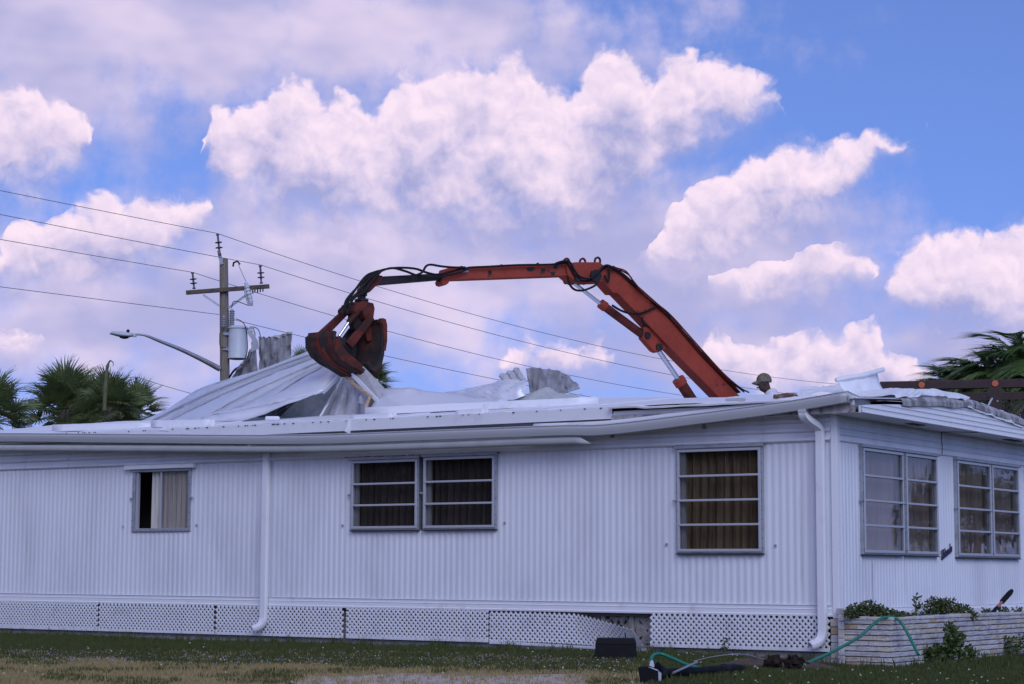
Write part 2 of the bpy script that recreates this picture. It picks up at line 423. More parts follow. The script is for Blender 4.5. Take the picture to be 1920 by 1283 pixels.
# ------------------------------------------------------------------ mesh helpers
class MB:
    def __init__(self):
        self.v, self.f = [], []

    def add(self, verts, faces):
        o = len(self.v)
        self.v += [tuple(p) for p in verts]
        self.f += [tuple(i + o for i in q) for q in faces]
        return self

    def box(self, x0, x1, y0, y1, z0, z1):
        return self.add([(x0, y0, z0), (x1, y0, z0), (x1, y1, z0), (x0, y1, z0), (x0, y0, z1), (x1, y0, z1), (x1, y1, z1), (x0, y1, z1)],
                        [(0, 3, 2, 1), (4, 5, 6, 7), (0, 1, 5, 4), (1, 2, 6, 5), (2, 3, 7, 6), (3, 0, 4, 7)])

    def beam(self, a, b, w, h, up=(0, 0, 1), w2=None, h2=None):
        a, b, up = Vector(a), Vector(b), Vector(up)
        d = (b - a).normalized()
        s = d.cross(up)
        s = s.normalized() if s.length > 1e-6 else Vector((1, 0, 0))
        n = s.cross(d)
        w2, h2 = (w if w2 is None else w2), (h if h2 is None else h2)
        vs_ = []
        for p, ww, hh in ((a, w, h), (b, w2, h2)):
            for i, j in ((-1, -1), (1, -1), (1, 1), (-1, 1)):
                vs_.append(p + s * (i * ww / 2) + n * (j * hh / 2))
        return self.add(vs_, [(0, 3, 2, 1), (4, 5, 6, 7), (0, 1, 5, 4), (1, 2, 6, 5), (2, 3, 7, 6), (3, 0, 4, 7)])

    def tube(self, pts, r, n=8, caps=True):
        pts = [Vector(p) for p in pts]
        rs = r if isinstance(r, (list, tuple)) else [r] * len(pts)
        base = len(self.v)
        prev = None
        for i, p in enumerate(pts):
            d = (pts[min(i + 1, len(pts) - 1)] - pts[max(i - 1, 0)]).normalized()
            if prev is None:
                s = d.cross(Vector((0, 0, 1)))
                s = s.normalized() if s.length > 1e-4 else Vector((1, 0, 0))
            else:
                s = (prev - d * prev.dot(d)).normalized()
            prev = s
            t_ = d.cross(s)
            for k in range(n):
                a = 2 * math.pi * k / n
                self.v.append(tuple(p + (s * math.cos(a) + t_ * math.sin(a)) * rs[i]))
        for i in range(len(pts) - 1):
            for k in range(n):
                a, b = base + i * n + k, base + i * n + (k + 1) % n
                self.f.append((a, b, b + n, a + n))
        if caps:
            self.f.append(tuple(base + k for k in reversed(range(n))))
            self.f.append(tuple(base + (len(pts) - 1) * n + k for k in range(n)))
        return self

    def lathe(self, c, prof, n=16, axis='z'):
        """prof: list of (radius, height)"""
        base = len(self.v)
        c = Vector(c)
        for r, h in prof:
            for k in range(n):
                a = 2 * math.pi * k / n
                p = (r * math.cos(a), r * math.sin(a), h)
                if axis == 'y':
                    p = (p[0], p[2], p[1])
                elif axis == 'x':
                    p = (p[2], p[0], p[1])
                self.v.append(tuple(c + Vector(p)))
        for i in range(len(prof) - 1):
            for k in range(n):
                a, b = base + i * n + k, base + i * n + (k + 1) % n
                self.f.append((a, b, b + n, a + n))
        self.f.append(tuple(base + k for k in reversed(range(n))))
        self.f.append(tuple(base + (len(prof) - 1) * n + k for k in range(n)))
        return self

    def prism(self, front, back):
        n = len(front)
        return self.add(list(front) + list(back), [tuple(range(n)), tuple(range(2 * n - 1, n - 1, -1))] + [(i, i + n, (i + 1) % n + n, (i + 1) % n) for i in range(n)])

    def grid(self, rows):
        n, m = len(rows), len(rows[0])
        return self.add([p for r in rows for p in r], [(i * m + j, i * m + j + 1, (i + 1) * m + j + 1, (i + 1) * m + j) for i in range(n - 1) for j in range(m - 1)])


FRAMES = {}


def thing(name, label, cat, loc=(0, 0, 0), rz=0.0, group=None):
    o = bpy.data.objects.new(name, None)
    o.empty_display_size = 0.2
    COL.objects.link(o)
    o.location = loc
    o.rotation_euler = (0, 0, rz)
    o['label'], o['category'] = label, cat
    if group:
        o['group'] = group
    FRAMES[o.name] = (Matrix.Translation(Vector(loc)) @ Matrix.Rotation(rz, 4, 'Z')).inverted()
    return o


def obj(name, mb, m, parent=None, world=False, smooth=None, bevel=0.0, solid=0.0, frame=None):
    me = bpy.data.meshes.new(name)
    vs_ = mb.v
    if world and parent is not None:
        inv = FRAMES[(frame or parent).name]
        vs_ = [tuple(inv @ Vector(p)) for p in vs_]
    me.from_pydata(vs_, [], mb.f)
    me.materials.append(m)
    bm = bmesh.new()
    bm.from_mesh(me)
    bmesh.ops.recalc_face_normals(bm, faces=bm.faces)
    bm.to_mesh(me)
    bm.free()
    if smooth is not None:
        for p in me.polygons:
            p.use_smooth = True
        me.set_sharp_from_angle(angle=R(smooth))
    o = bpy.data.objects.new(name, me)
    COL.objects.link(o)
    o.parent = parent
    if solid:
        md = o.modifiers.new('thickness', 'SOLIDIFY')
        md.thickness = solid
        md.offset = 0
    if bevel:
        md = o.modifiers.new('bevel', 'BEVEL')
        md.width = bevel
        md.segments = 2
        md.limit_method = 'ANGLE'
        md.angle_limit = R(40)
    return o


def tag(o, label, cat, group=None):
    o['label'], o['category'] = label, cat
    if group:
        o['group'] = group
    return o


def link_copy(src, parent=None, loc=None, rot=None, scale=None):
    c = src.copy()
    COL.objects.link(c)
    c.parent = parent
    if loc is not None:
        c.location = loc
    if rot is not None:
        c.rotation_euler = rot
    if scale is not None:
        c.scale = (scale,) * 3 if not hasattr(scale, '__len__') else scale
    return c


def spline(pts, n):
    """Catmull-Rom through pts, n samples"""
    P_ = [Vector(p) for p in pts]
    P_ = [P_[0] * 2 - P_[1]] + P_ + [P_[-1] * 2 - P_[-2]]
    out, seg = [], len(P_) - 3
    for i in range(n):
        u_ = i / (n - 1) * seg
        k = min(int(u_), seg - 1)
        t = u_ - k
        a, b, c, d = P_[k:k + 4]
        out.append(0.5 * ((2 * b) + (c - a) * t + (2 * a - 5 * b + 4 * c - d) * t * t + (3 * b - a - 3 * c + d) * t ** 3))
    return out


# ------------------------------------------------------------------ house frame: x runs along the long wall (corner = 0), y into the house
HOUSE_RZ = R(-34)
KX = at(1572, 1200, 22.6)
KORG = Vector((KX.x, KX.y, 0))
HX = Vector((math.cos(HOUSE_RZ), math.sin(HOUSE_RZ), 0))
HY = Vector((-math.sin(HOUSE_RZ), math.cos(HOUSE_RZ), 0))


def on_front(px, py, y0=0.0):
    """house-frame point of a pixel on the plane y = y0"""
    d = ray(px, py)
    t = (KORG + HY * y0 - CAM).dot(HY) / d.dot(HY)
    p = CAM + d * t - KORG
    return Vector((p.dot(HX), y0, p.z))


def on_end(px, py, x0=0.0):
    d = ray(px, py)
    t = (KORG + HX * x0 - CAM).dot(HX) / d.dot(HX)
    p = CAM + d * t - KORG
    return Vector((x0, p.dot(HY), p.z))


def h2w(p):
    return KORG + HX * p[0] + HY * p[1] + Vector((0, 0, p[2]))


# ------------------------------------------------------------------ ground: one sheet to the horizon
def ground_z(x, y):
    r = math.hypot(x, y - 20)
    dip = 0.06 * max(0.0, min(1.0, (x - 2.6) / 1.2)) * max(0.0, 1 - r / 60)
    return -dip + (0.03 * mnoise.noise(Vector((x * 0.35, y * 0.35, 3))) + 0.012 * mnoise.noise(Vector((x * 1.3, y * 1.3, 8))) if r < 40 else 0.0)


def build_ground():
    def axis(c, lo, hi, step, far):
        a = list(np.arange(lo, hi + 1e-6, step))
        w = step
        while a[-1] < far:
            w *= 1.5
            a.append(a[-1] + w)
        w = step
        while a[0] > -far:
            w *= 1.5
            a.insert(0, a[0] - w)
        return a
    xs, ys = axis(0, -9, 9, 0.25, 2500), axis(0, 12, 34, 0.25, 2500)
    mb = MB().grid([[(x, y, ground_z(x, y)) for x in xs] for y in ys])
    m = bpy.data.materials.new('lawn_and_sand')
    m.use_nodes = True
    t = m.node_tree
    b = t.nodes['Principled BSDF']
    b.inputs['Roughness'].default_value = 0.95
    b.inputs['Specular IOR Level'].default_value = 0.1
    tc = nd(t, 'ShaderNodeTexCoord').outputs['Object']
    sp = nd(t, 'ShaderNodeSeparateXYZ')
    t.links.new(tc, sp.inputs[0])
    n1 = noise_n(t, tc, 0.55, 5, 0.6, 0.0, '3D')
    n2 = noise_n(t, tc, 6.0, 5, 0.65, 0.0, '3D')
    green = mixc(t, n2, (0.030, 0.036, 0.012, 1), (0.075, 0.070, 0.028, 1))
    dry = mixc(t, n2, (0.24, 0.175, 0.08, 1), (0.38, 0.295, 0.15, 1))
    sand = mixc(t, n2, (0.36, 0.295, 0.235, 1), (0.60, 0.51, 0.43, 1))
    # distance to the house front, wobbling: lawn near it, dry turf then sand in front, lawn again on the right
    f_dry = sstep(t, mth(t, 'ADD', sp.outputs[1], mth(t, 'MULTIPLY_ADD', n1, 4.0, mth(t, 'MULTIPLY', sp.outputs[0], -0.12))), 24.9, 22.6)
    f_dry = mth(t, 'MULTIPLY', f_dry, sstep(t, mth(t, 'MULTIPLY_ADD', n1, 3.0, sp.outputs[0]), 2.6, 1.4))
    f_sand = mth(t, 'MULTIPLY', sstep(t, mth(t, 'MULTIPLY_ADD', n1, 3.2, sp.outputs[1]), 21.3, 20.6),
                 sstep(t, mth(t, 'MULTIPLY_ADD', n1, 1.5, sp.outputs[0]), -3.0, -1.9))
    f_sand = mth(t, 'MULTIPLY', f_sand, sstep(t, sp.outputs[0], 1.1, 0.4))
    f_sand = mth(t, 'MAXIMUM', f_sand, mth(t, 'MULTIPLY', sstep(t, n1, 0.60, 0.68), f_dry))
    c = mixc(t, f_dry, green, dry)
    c = mixc(t, f_sand, c, sand)
    t.links.new(c, b.inputs['Base Color'])
    bn = nd(t, 'ShaderNodeBump')
    bn.inputs['Strength'].default_value = 0.6
    bn.inputs['Distance'].default_value = 0.03
    t.links.new(noise_n(t, tc, 18, 4, 0.65, 0.0, '3D'), bn.inputs['Height'])
    t.links.new(bn.outputs[0], b.inputs['Normal'])
    o = obj('ground', mb, m, smooth=60)
    o['kind'] = 'structure'


build_ground()

# ------------------------------------------------------------------ mobile home
home = thing('mobile_home', 'long white single-storey mobile home with ribbed metal siding and a torn-up roof', 'mobile home', KORG, HOUSE_RZ)
XL, WID = -16.2, 6.24                   # left end (out of view) and depth of the house
Z_BELLY0, Z_BELLY1, Z_CORR, Z_SOFFIT = 0.50, 0.635, 2.505, 2.86
FRONT_WINDOWS = [(-11.15, -10.0, 1.54, 2.455), (-7.07, -5.93, 1.53, 2.48), (-5.865, -4.70, 1.53, 2.49), (-2.073, -0.915, 1.218, 2.48)]
END_WINDOWS = [(0.635, 1.86, 1.212, 2.48), (1.905, 2.95, 1.212, 2.48), (3.60, 4.84, 1.205, 2.475), (4.865, 5.93, 1.205, 2.475)]


def rib(s, pitch, amp):
    """rounded rib profile, 0..amp outward"""
    u_ = (s / pitch) % 1.0
    return amp * max(0.0, math.sin(math.pi * min(1.0, max(0.0, (u_ - 0.22) / 0.72)))) ** 0.8


def rib_stations(a, b, pitch):
    st = {a, b}
    k = math.floor(a / pitch) - 1
    while k * pitch < b:
        for fr in (0.0, 0.22, 0.34, 0.46, 0.58, 0.70, 0.82, 0.94):
            s = (k + fr) * pitch
            if a < s < b:
                st.add(s)
        k += 1
    return sorted(st)


def wall_pieces(lo, hi, z0, z1, wins):
    out, cur = [], lo
    runs = []
    for w in sorted(wins):
        if runs and w[0] - runs[-1][1] < 0.12:
            runs[-1] = (runs[-1][0], w[1], min(runs[-1][2], w[2]), max(runs[-1][3], w[3]))
        else:
            runs.append(w)
    for a, b, c, d in runs:
        out.append((cur, a, z0, z1))
        out.append((a, b, z0, c))
        if d < z1 - 0.005:
            out.append((a, b, d, z1))
        cur = b
    out.append((cur, hi, z0, z1))
    return out


def wavy(s, z):
    return 0.006 * mnoise.noise(Vector((s * 0.8, z * 0.7, 1.7)))


for a, b, z0, z1 in wall_pieces(XL, -0.045, Z_BELLY1 - 0.01, Z_CORR + 0.02, FRONT_WINDOWS):
    st = rib_stations(a, b, 0.0925)
    nz = max(2, int((z1 - z0) / 0.3) + 1)
    rows = [[(s, -rib(s, 0.0925, 0.0068 + 0.003 * mnoise.noise(Vector((s * 1.7, 0, 3)))) + wavy(s, z), z) for s in st] for z in np.linspace(z0, z1, nz)]
    obj('siding_panel', MB().grid(rows), WHITE, home)
for a, b, z0, z1 in wall_pieces(0.045, WID, Z_BELLY1 - 0.06, Z_CORR + 0.02, END_WINDOWS):
    st = rib_stations(a, b, 0.088)
    nz = max(2, int((z1 - z0) / 0.3) + 1)
    rows = [[(rib(s, 0.088, 0.008) + wavy(s + 40, z), s, z) for s in st] for z in np.linspace(z0, z1, nz)]
    obj('siding_panel', MB().grid(rows), WHITE, home)


def lap_profile(z0, z1, n, out):
    """list of (offset, z) of n horizontal laps with a lip at each lower edge"""
    p, h = [], (z1 - z0) / n
    for k in range(n):
        z = z0 + k * h
        p += [(0.0, z), (out * 0.9, z + 0.16 * h), (out, z + 0.22 * h), (out * 0.9, z + 0.46 * h), (out * 0.3, z + 0.62 * h), (out * 0.05, z + 0.78 * h), (0.0, z + 0.97 * h)]
    return p


# horizontal laps over the ribs, front and end; belly band with two grooves under them
xs_ = list(np.linspace(XL, -0.045, 40))
for i0, i1 in ((0, 13), (13, 26), (26, 39)):
    rows = [[(x, -0.012 - o - 0.004 * mnoise.noise(Vector((x * .9, z * 3, 2))), z) for x in xs_[i0:i1 + 1]] for o, z in lap_profile(Z_CORR - 0.005, 2.93, 4, 0.030)]
    obj('horizontal_siding', MB().grid(rows), WHITE, home)
ys_ = list(np.linspace(0.045, WID, 24))
for i0, i1 in ((0, 12), (12, 23)):
    rows = [[(0.012 + o, y, z) for y in ys_[i0:i1 + 1]] for o, z in lap_profile(Z_CORR - 0.005, Z_SOFFIT + 0.01, 5, 0.016)]
    obj('horizontal_siding', MB().grid(rows), WHITE, home)
band = [(0.0, Z_BELLY0), (0.03, Z_BELLY0), (0.034, Z_BELLY0 + 0.02), (0.022, Z_BELLY0 + 0.03), (0.022, Z_BELLY0 + 0.075), (0.027, Z_BELLY0 + 0.082), (0.018, Z_BELLY0 + 0.09), (0.018, Z_BELLY1 - 0.012), (0.03, Z_BELLY1 - 0.006), (0.012, Z_BELLY1)]
obj('belly_band', MB().grid([[(x, -o, z) for x in (XL, -11, -6, -2, -0.045)] for o, z in band]), TRIM, home)
obj('belly_band', MB().grid([[(o * 0.7, y, z - 0.04) for y in (0.045, 3, WID)] for o, z in band]), TRIM, home)
# corner trim and the end-wall jamb at the back
obj('corner_trim', MB().box(-0.05, 0.03, -0.032, 0.05, Z_BELLY0 - 0.02, 2.93), TRIM, home, bevel=0.006)
obj('corner_trim', MB().box(-0.05, 0.03, WID, WID + 0.05, Z_BELLY0 - 0.06, Z_SOFFIT), TRIM, home, bevel=0.006)
obj('back_wall', MB().box(XL, -0.06, WID - 0.05, WID, 0.05, 2.9), WHITE, home)
obj('side_wall', MB().box(XL, XL + 0.05, 0.02, WID - 0.06, 0.05, 2.9), WHITE, home)
obj('floor_deck', MB().box(XL + 0.06, -0.06, 0.04, WID - 0.06, 0.46, 0.54), INTERIOR, home)
obj('interior_partition', MB().box(XL + 0.06, -0.55, 0.95, 1.0, 0.55, 2.86), INTERIOR, home)
obj('interior_partition', MB().box(-0.95, -0.9, 1.01, WID - 0.06, 0.55, 2.86), INTERIOR, home)
obj('ceiling_board', MB().box(XL + 0.06, -0.06, 0.04, WID - 0.06, 2.87, 2.90), INTERIOR, home)
# thin seam lines / dents: loose caulk over the windows
for (x0, x1, z, n) in ((-7.2, -4.6, 2.508, 22), (-2.2, -0.8, 2.512, 12)):
    mb = MB()
    for k in range(n):
        xa = x0 + (x1 - x0) * (k + random.random() * .4) / n
        xb = xa + (x1 - x0) / n * random.uniform(.5, 1.1)
        zz = z + random.uniform(-.008, .008)
        mb.beam((xa, -0.036, zz), (xb, -0.036, zz + random.uniform(-.006, .006)), 0.012, random.uniform(.004, .012))
    obj('peeling_caulk', mb, WOODOLD if x0 < -5 else BEIGE, home)['kind'] = 'stuff'


# ---- windows
def curtain(a, b, z0, z1, depth, m, parent, along='x', amp=0.03, pitch=0.11):
    n = max(8, int((b - a) / 0.022))
    rows = []
    for z in np.linspace(z0, z1, 5):
        r = []
        for s in np.linspace(a, b, n):
            o = depth + amp * math.sin(2 * math.pi * s / pitch + 1.3 * mnoise.noise(Vector((s * 2, z * .6, 5)))) + 0.4 * amp * mnoise.noise(Vector((s * 9, z, 9)))
            r.append((s, o, z) if along == 'x' else (-o, s, z))
        rows.append(r)
    return obj('curtain', MB().grid(rows), m, parent, smooth=60)


def frame_mb(a, b, z0, z1, w, d0, d1, along):
    mb = MB()
    for (p0, p1, q0_, q1_) in ((a, b, z0, z0 + w), (a, b, z1 - w, z1), (a, a + w, z0 + w, z1 - w), (b - w, b, z0 + w, z1 - w)):
        if along == 'x':
            mb.box(p0, p1, d0, d1, q0_, q1_)
        else:
            mb.box(-d1, -d0, p0, p1, q0_, q1_)
    return mb


def slab(a, b, d0, d1, z0, z1, along):
    return MB().box(a, b, d0, d1, z0, z1) if along == 'x' else MB().box(-d1, -d0, a, b, z0, z1)


def awning_window(a, b, z0, z1, n, along, cm, glass, amp=0.03):
    """jalousie-type window of n stacked panes; depth axis: negative = outward"""
    w = obj('window', frame_mb(a, b, z0, z1, 0.045, -0.045, 0.05, along), ALU, home, bevel=0.005)
    ia, ib, i0, i1 = a + 0.05, b - 0.05, z0 + 0.05, z1 - 0.05
    obj('inner_frame', frame_mb(a + 0.02, b - 0.02, z0 + 0.02, z1 - 0.02, 0.034, -0.06, -0.046, along), ALUBAR, w, bevel=0.004)
    h = (i1 - i0) / n
    for k in range(n):
        p = slab(ia + 0.012, ib - 0.012, -0.034 + 0.008 * random.random(), -0.028 + 0.008, i0 + k * h, i0 + (k + 1) * h, along)
        g = obj('pane', p, glass, w)
        if k:
            zz = i0 + k * h
            obj('glazing_bar', slab(ia - 0.01, ib + 0.01, -0.066, -0.030, zz - 0.013, zz + 0.013, along), ALUBAR, w, bevel=0.004)
    # side reveal strip (grey inner jamb seen at the left) and gasket
    obj('jamb', slab(ia, ia + 0.055, 0.0, 0.03, i0, i1, along), BEIGE if along == 'x' else ALUBAR, w)
    obj('drip_cap', slab(a - 0.02, b + 0.02, -0.075, -0.03, z1 - 0.012, z1 + 0.026, along), ALU, w, bevel=0.004)
    obj('sill_gasket', slab(a - 0.005, b + 0.005, -0.058, -0.012, z0 - 0.012, z0 - 0.001, along), DARKGAP, w)
    curtain(a + 0.02, b - 0.02, z0 - 0.02, z1 + 0.01, 0.085, cm, w, along, amp)
    # screw heads along the flange
    mb = MB()
    for z in np.arange(z0 + 0.06, z1 - 0.03, 0.11):
        for s in (a + 0.006, b - 0.012):
            if along == 'x':
                mb.box(s, s + 0.008, -0.049, -0.044, z, z + 0.010)
            else:
                mb.box(0.044, 0.049, s, s + 0.008, z, z + 0.010)
    obj('screw_head', mb, DARKGAP, w)['kind'] = 'stuff'
    # small crank latch on the left flange
    zl = z0 + (z1 - z0) * 0.5
    obj('latch', slab(a - 0.045, a + 0.01, -0.055, -0.03, zl - 0.012, zl + 0.012, along), ALU, w, bevel=0.004)
    return w


awning_window(*FRONT_WINDOWS[1], 3, 'x', CURT_DARK, GLASS)
awning_window(*FRONT_WINDOWS[2], 3, 'x', CURT_DARK, GLASS)
awning_window(*FRONT_WINDOWS[3], 4, 'x', CURT_BROWN, GLASS)
for w_ in END_WINDOWS:
    awning_window(*w_, 4, 'y', CURT_SHEER, GLASS_OLD, 0.035)
# slider window at the left: left part open and dark, curtain in the right two thirds
a, b, z0, z1 = FRONT_WINDOWS[0]
w1 = obj('window', frame_mb(a, b, z0, z1, 0.05, -0.03, 0.05, 'x'), ALU, home, bevel=0.005)
obj('pane', slab(a + 0.56, b - 0.05, 0.0, 0.006, z0 + 0.05, z1 - 0.05, 'x'), GLASS_DUSTY, w1)
obj('meeting_stile', slab(a + 0.545, a + 0.57, -0.015, 0.02, z0 + 0.05, z1 - 0.05, 'x'), ALUBAR, w1)
obj('jamb', slab(a + 0.055, a + 0.10, -0.01, 0.03, z0 + 0.05, z1 - 0.05, 'x'), LGREY, w1)
curtain(a + 0.34, b - 0.03, z0, z1, 0.045, CURT_GREY, w1, 'x', 0.022, 0.085)
obj('awning_rail', slab(a - 0.13, b + 0.09, -0.09, -0.02, z1 - 0.01, z1 + 0.05, 'x'), TRIM, w1, bevel=0.006)
mb = MB()
for x in np.arange(a + .03, b, .085):
    mb.box(x, x + .01, -.034, -.029, z0 + .005, z0 + .016)
for z in np.arange(z0 + .06, z1, .1):
    mb.box(a + .004, a + .012, -.034, -.029, z, z + .012).box(b - .012, b - .004, -.034, -.029, z, z + .012)
obj('screw_head', mb, DARKGAP, w1)['kind'] = 'stuff'
for s in (a - .035, b - .01):
    obj('latch', slab(s, s + .05, -.045, -.02, z0 + .47, z0 + .495, 'x'), ALU, w1)
# small wall clips beside the windows
for x, z in ((-11.33, 1.62), (-9.88, 1.63), (-7.22, 1.6), (-4.58, 1.61), (-2.22, 1.33), (-0.77, 1.31)):
    obj('wall_clip', MB().box(x - .012, x + .012, -.026, -.01, z - .014, z + .014), ALU, home)
# stickers in the far end window, wire down the end wall
obj('sticker', MB().box(-0.026, -0.022, 5.36, 5.44, 1.40, 1.50).box(-0.026, -0.022, 5.37, 5.43, 1.52, 1.55), PAPER, home)
obj('sticker', MB().box(-0.026, -0.022, 5.66, 5.80, 1.27, 1.36), DARKGAP, home)
obj('cable', MB().tube([(0.022, 0.93, 1.14), (0.026, 0.93, 1.10), (0.022, 0.935, 0.8), (0.024, 0.94, 0.55)], 0.004, 5), GALV, home)
# nameplate: cursive word in bent wire, rising to the right
strokes = [
    [(.62, .95), (.35, 1.08), (.12, .9), (.3, .66), (.5, .62), (.2, .5), (.02, .2), (.25, -.05), (.6, .1), (.8, .35)],      # E
    [(.8, .35), (1.05, .9), (1.0, 1.05), (.9, .8), (.92, .2), (1.1, .05), (1.25, .3)],                                     # l
    [(1.65, .45), (1.45, .5), (1.32, .25), (1.5, .02), (1.7, .3), (1.82, 1.05), (1.74, .3), (1.9, .05), (2.05, .25)],       # d
    [(2.35, .48), (2.12, .35), (2.15, .05), (2.4, .05), (2.48, .35), (2.35, .48), (2.6, .42)],                             # o
    [(2.6, .42), (2.68, .55), (2.75, .45), (2.9, .45), (2.88, .15), (3.0, .05), (3.1, .2)],                                # r
    [(3.5, .42), (3.3, .5), (3.15, .25), (3.3, .02), (3.5, .25), (3.55, .48), (3.5, .15), (3.65, .05), (3.8, .25)],         # a
    [(4.2, .45), (4.0, .5), (3.86, .25), (4.05, .02), (4.25, .3), (4.38, 1.1), (4.28, .3), (4.42, .05), (4.6, .25)],        # d
    [(4.9, .48), (4.68, .35), (4.7, .05), (4.95, .05), (5.02, .35), (4.9, .48), (5.1, .45)]]                               # o
p_a, p_b = on_end(1763, 1047), on_end(1782, 1031)
mb = MB()
for st in strokes:
    pts = []
    for u_, v_ in st:
        s = u_ / 5.1
        pts.append(Vector((0.024, p_a.y + (p_b.y - p_a.y) * s - v_ * 0.02, p_a.z + (p_b.z - p_a.z) * s + v_ * 0.085)))
    mb.tube(spline(pts, 22), 0.0075, 5)
mb.beam((0.02, p_a.y, p_a.z - .012), (0.02, p_b.y, p_b.z - .012), .012, .022)
obj('name_script', mb, NAMEP, home)

# ---- breeze blocks behind the lattice, footing below
obj('footing', MB().box(XL, 0.0, 0.02, 0.2, -0.25, 0.085), CONCRETE, home)


def breeze_mesh():
    mb = MB()
    s, t0, t1 = 0.2, 0.0, 0.1
    for q in ((-s, s, -s, -s + .025), (-s, s, s - .025, s), (-s, -s + .025, -s + .025, s - .025), (s - .025, s, -s + .025, s - .025)):
        mb.box(q[0], q[1], t0, t1, q[2], q[3])
    for cx_, cz_ in ((-1, -1), (1, -1), (1, 1), (-1, 1)):        # four petals from the centre to the corners
        for bow_ in (-.062, .062):
            pts = []
            for k in range(7):
                t = k / 6
                o_ = bow_ * 4 * t * (1 - t)
                pts.append((cx_ * (.012 + .165 * t) - cz_ * o_ * .7, cz_ * (.012 + .165 * t) + cx_ * o_ * .7))
            for (x0_, z0_), (x1_, z1_) in zip(pts, pts[1:]):
                mb.beam((x0_, (t0 + t1) / 2, z0_), (x1_, (t0 + t1) / 2, z1_), t1 - t0 - .006, 0.024, (0, 1, 0))
    return mb


blk = None
x = -0.55
while x > XL + 0.3:
    if blk is None:
        blk = obj('breeze_block', breeze_mesh(), BLOCKM, home)
        blk.location = (x, 0.085, 0.29)
    else:
        link_copy(blk, home, (x, 0.085, 0.29))
    x -= 0.405

obj('crawlspace_shade_sheet', MB().box(XL, -0.1, 0.32, 0.34, -.1, .45), DARKGAP, home)  # added dark sheet, stands in for the shade behind the breeze blocks

# ---- lattice skirting: each panel a part of joined strips
def lattice(x0, x1, z0, z1, warp=None, clip_right=None):
    mb = MB()
    g, wd = 0.0515, 0.0255
    y_ = (-0.030, -0.036)
    for di, sg in ((0, 1), (1, -1)):
        c = (x0 + z0) if sg < 0 else (z0 - x1)
        end = (x1 + z1) if sg < 0 else (z1 - x0)
        step = g * math.sqrt(2)
        c += step * 0.37
        while c < end:
            # line z = sg*x + c clipped to the rectangle
            pa, pb = [], []
            xa, xb = (z0 - c) / sg, (z1 - c) / sg
            lo, hi = max(x0, min(xa, xb)), min(x1, max(xa, xb))
            if hi - lo > 0.012:
                a_ = (lo, y_[di], sg * lo + c)
                b_ = (hi, y_[di], sg * hi + c)
                n = 1 if warp is None else 6
                for k in range(n):
                    p = [a_[j] + (b_[j] - a_[j]) * k / n for j in range(3)]
                    r_ = [a_[j] + (b_[j] - a_[j]) * (k + 1) / n for j in range(3)]
                    mb.beam(p, r_, 0.006, wd, (0, 0, 1))
            c += step
    mb.box(x0, x1, -0.042, -0.024, z0 - 0.035, z0 + 0.004)
    if warp:
        mb.v = [warp(*p) for p in mb.v]
    return mb


BREAKS = [XL, -14.1, -11.77, -9.47, -7.16, -4.80]
for i, (x0, x1) in enumerate(zip(BREAKS, BREAKS[1:])):
    obj('lattice_panel', lattice(x0 + 0.012 + (0.03 if x0 == -7.16 else 0), x1 - 0.012, 0.135, Z_BELLY0 - 0.004), LATT, home)
obj('lattice_panel', lattice(-2.44, -0.09, 0.14, Z_BELLY0 - 0.004), LATT, home)


def sag(x, y, z):
    s = max(0.0, (x + 4.0) / 1.55)
    k = max(0.0, (x + 3.5) / 1.05)
    f = max(0.0, (z - .1) / .4)
    zz = z - 0.03 * s - 0.15 * k ** 1.2 * f - 0.01 * k
    return (x + 0.02 * k - 0.10 * f * k, y - 0.03 * s - 0.05 * k - 0.17 * k * f, zz)


obj('lattice_panel', lattice(-4.79, -2.47, 0.12, Z_BELLY0 - 0.012, sag), LATT, home)

# ---- roof: eave fascia, deck in panels, gable end with lap siding
EAVE_Z, RIDGE_Y, RIDGE_Z = 2.985, 3.12, 3.47
END_X = 0.42


def roof_z(x, y):
    k = 1 - abs(y - RIDGE_Y) / (RIDGE_Y + 0.24)
    low = max(0.0, min(1.0, (x + 2.5) / 2.9))
    return EAVE_Z - 0.035 * low + (RIDGE_Z - 0.10 * max(0.0, min(1.0, (x + 6) / 3)) - 0.20 * low - EAVE_Z) * k


px_edges = [XL, -14.9, -13.6, -12.4, -11.1, -9.9, -8.7, -7.4, -6.2, -5.0, -3.8, -2.6, -1.3, -0.3, END_X - 0.01]
for i, (x0, x1) in enumerate(zip(px_edges, px_edges[1:])):
    for ya, yb in ((-0.22, RIDGE_Y), (RIDGE_Y + 0.004, 2 * RIDGE_Y + 0.22)):
        rows = []
        lift = random.uniform(0.0, 0.02)
        for y in np.linspace(ya, yb, 8):
            rows.append([(x, y, roof_z(x, y) + lift + 0.014 * mnoise.noise(Vector((x * 1.4, y * 1.6, 4)))) for x in np.linspace(x0 - 0.02, x1, 7)])
        obj('roof_panel', MB().grid(rows), ROOFM, home, solid=0.012)
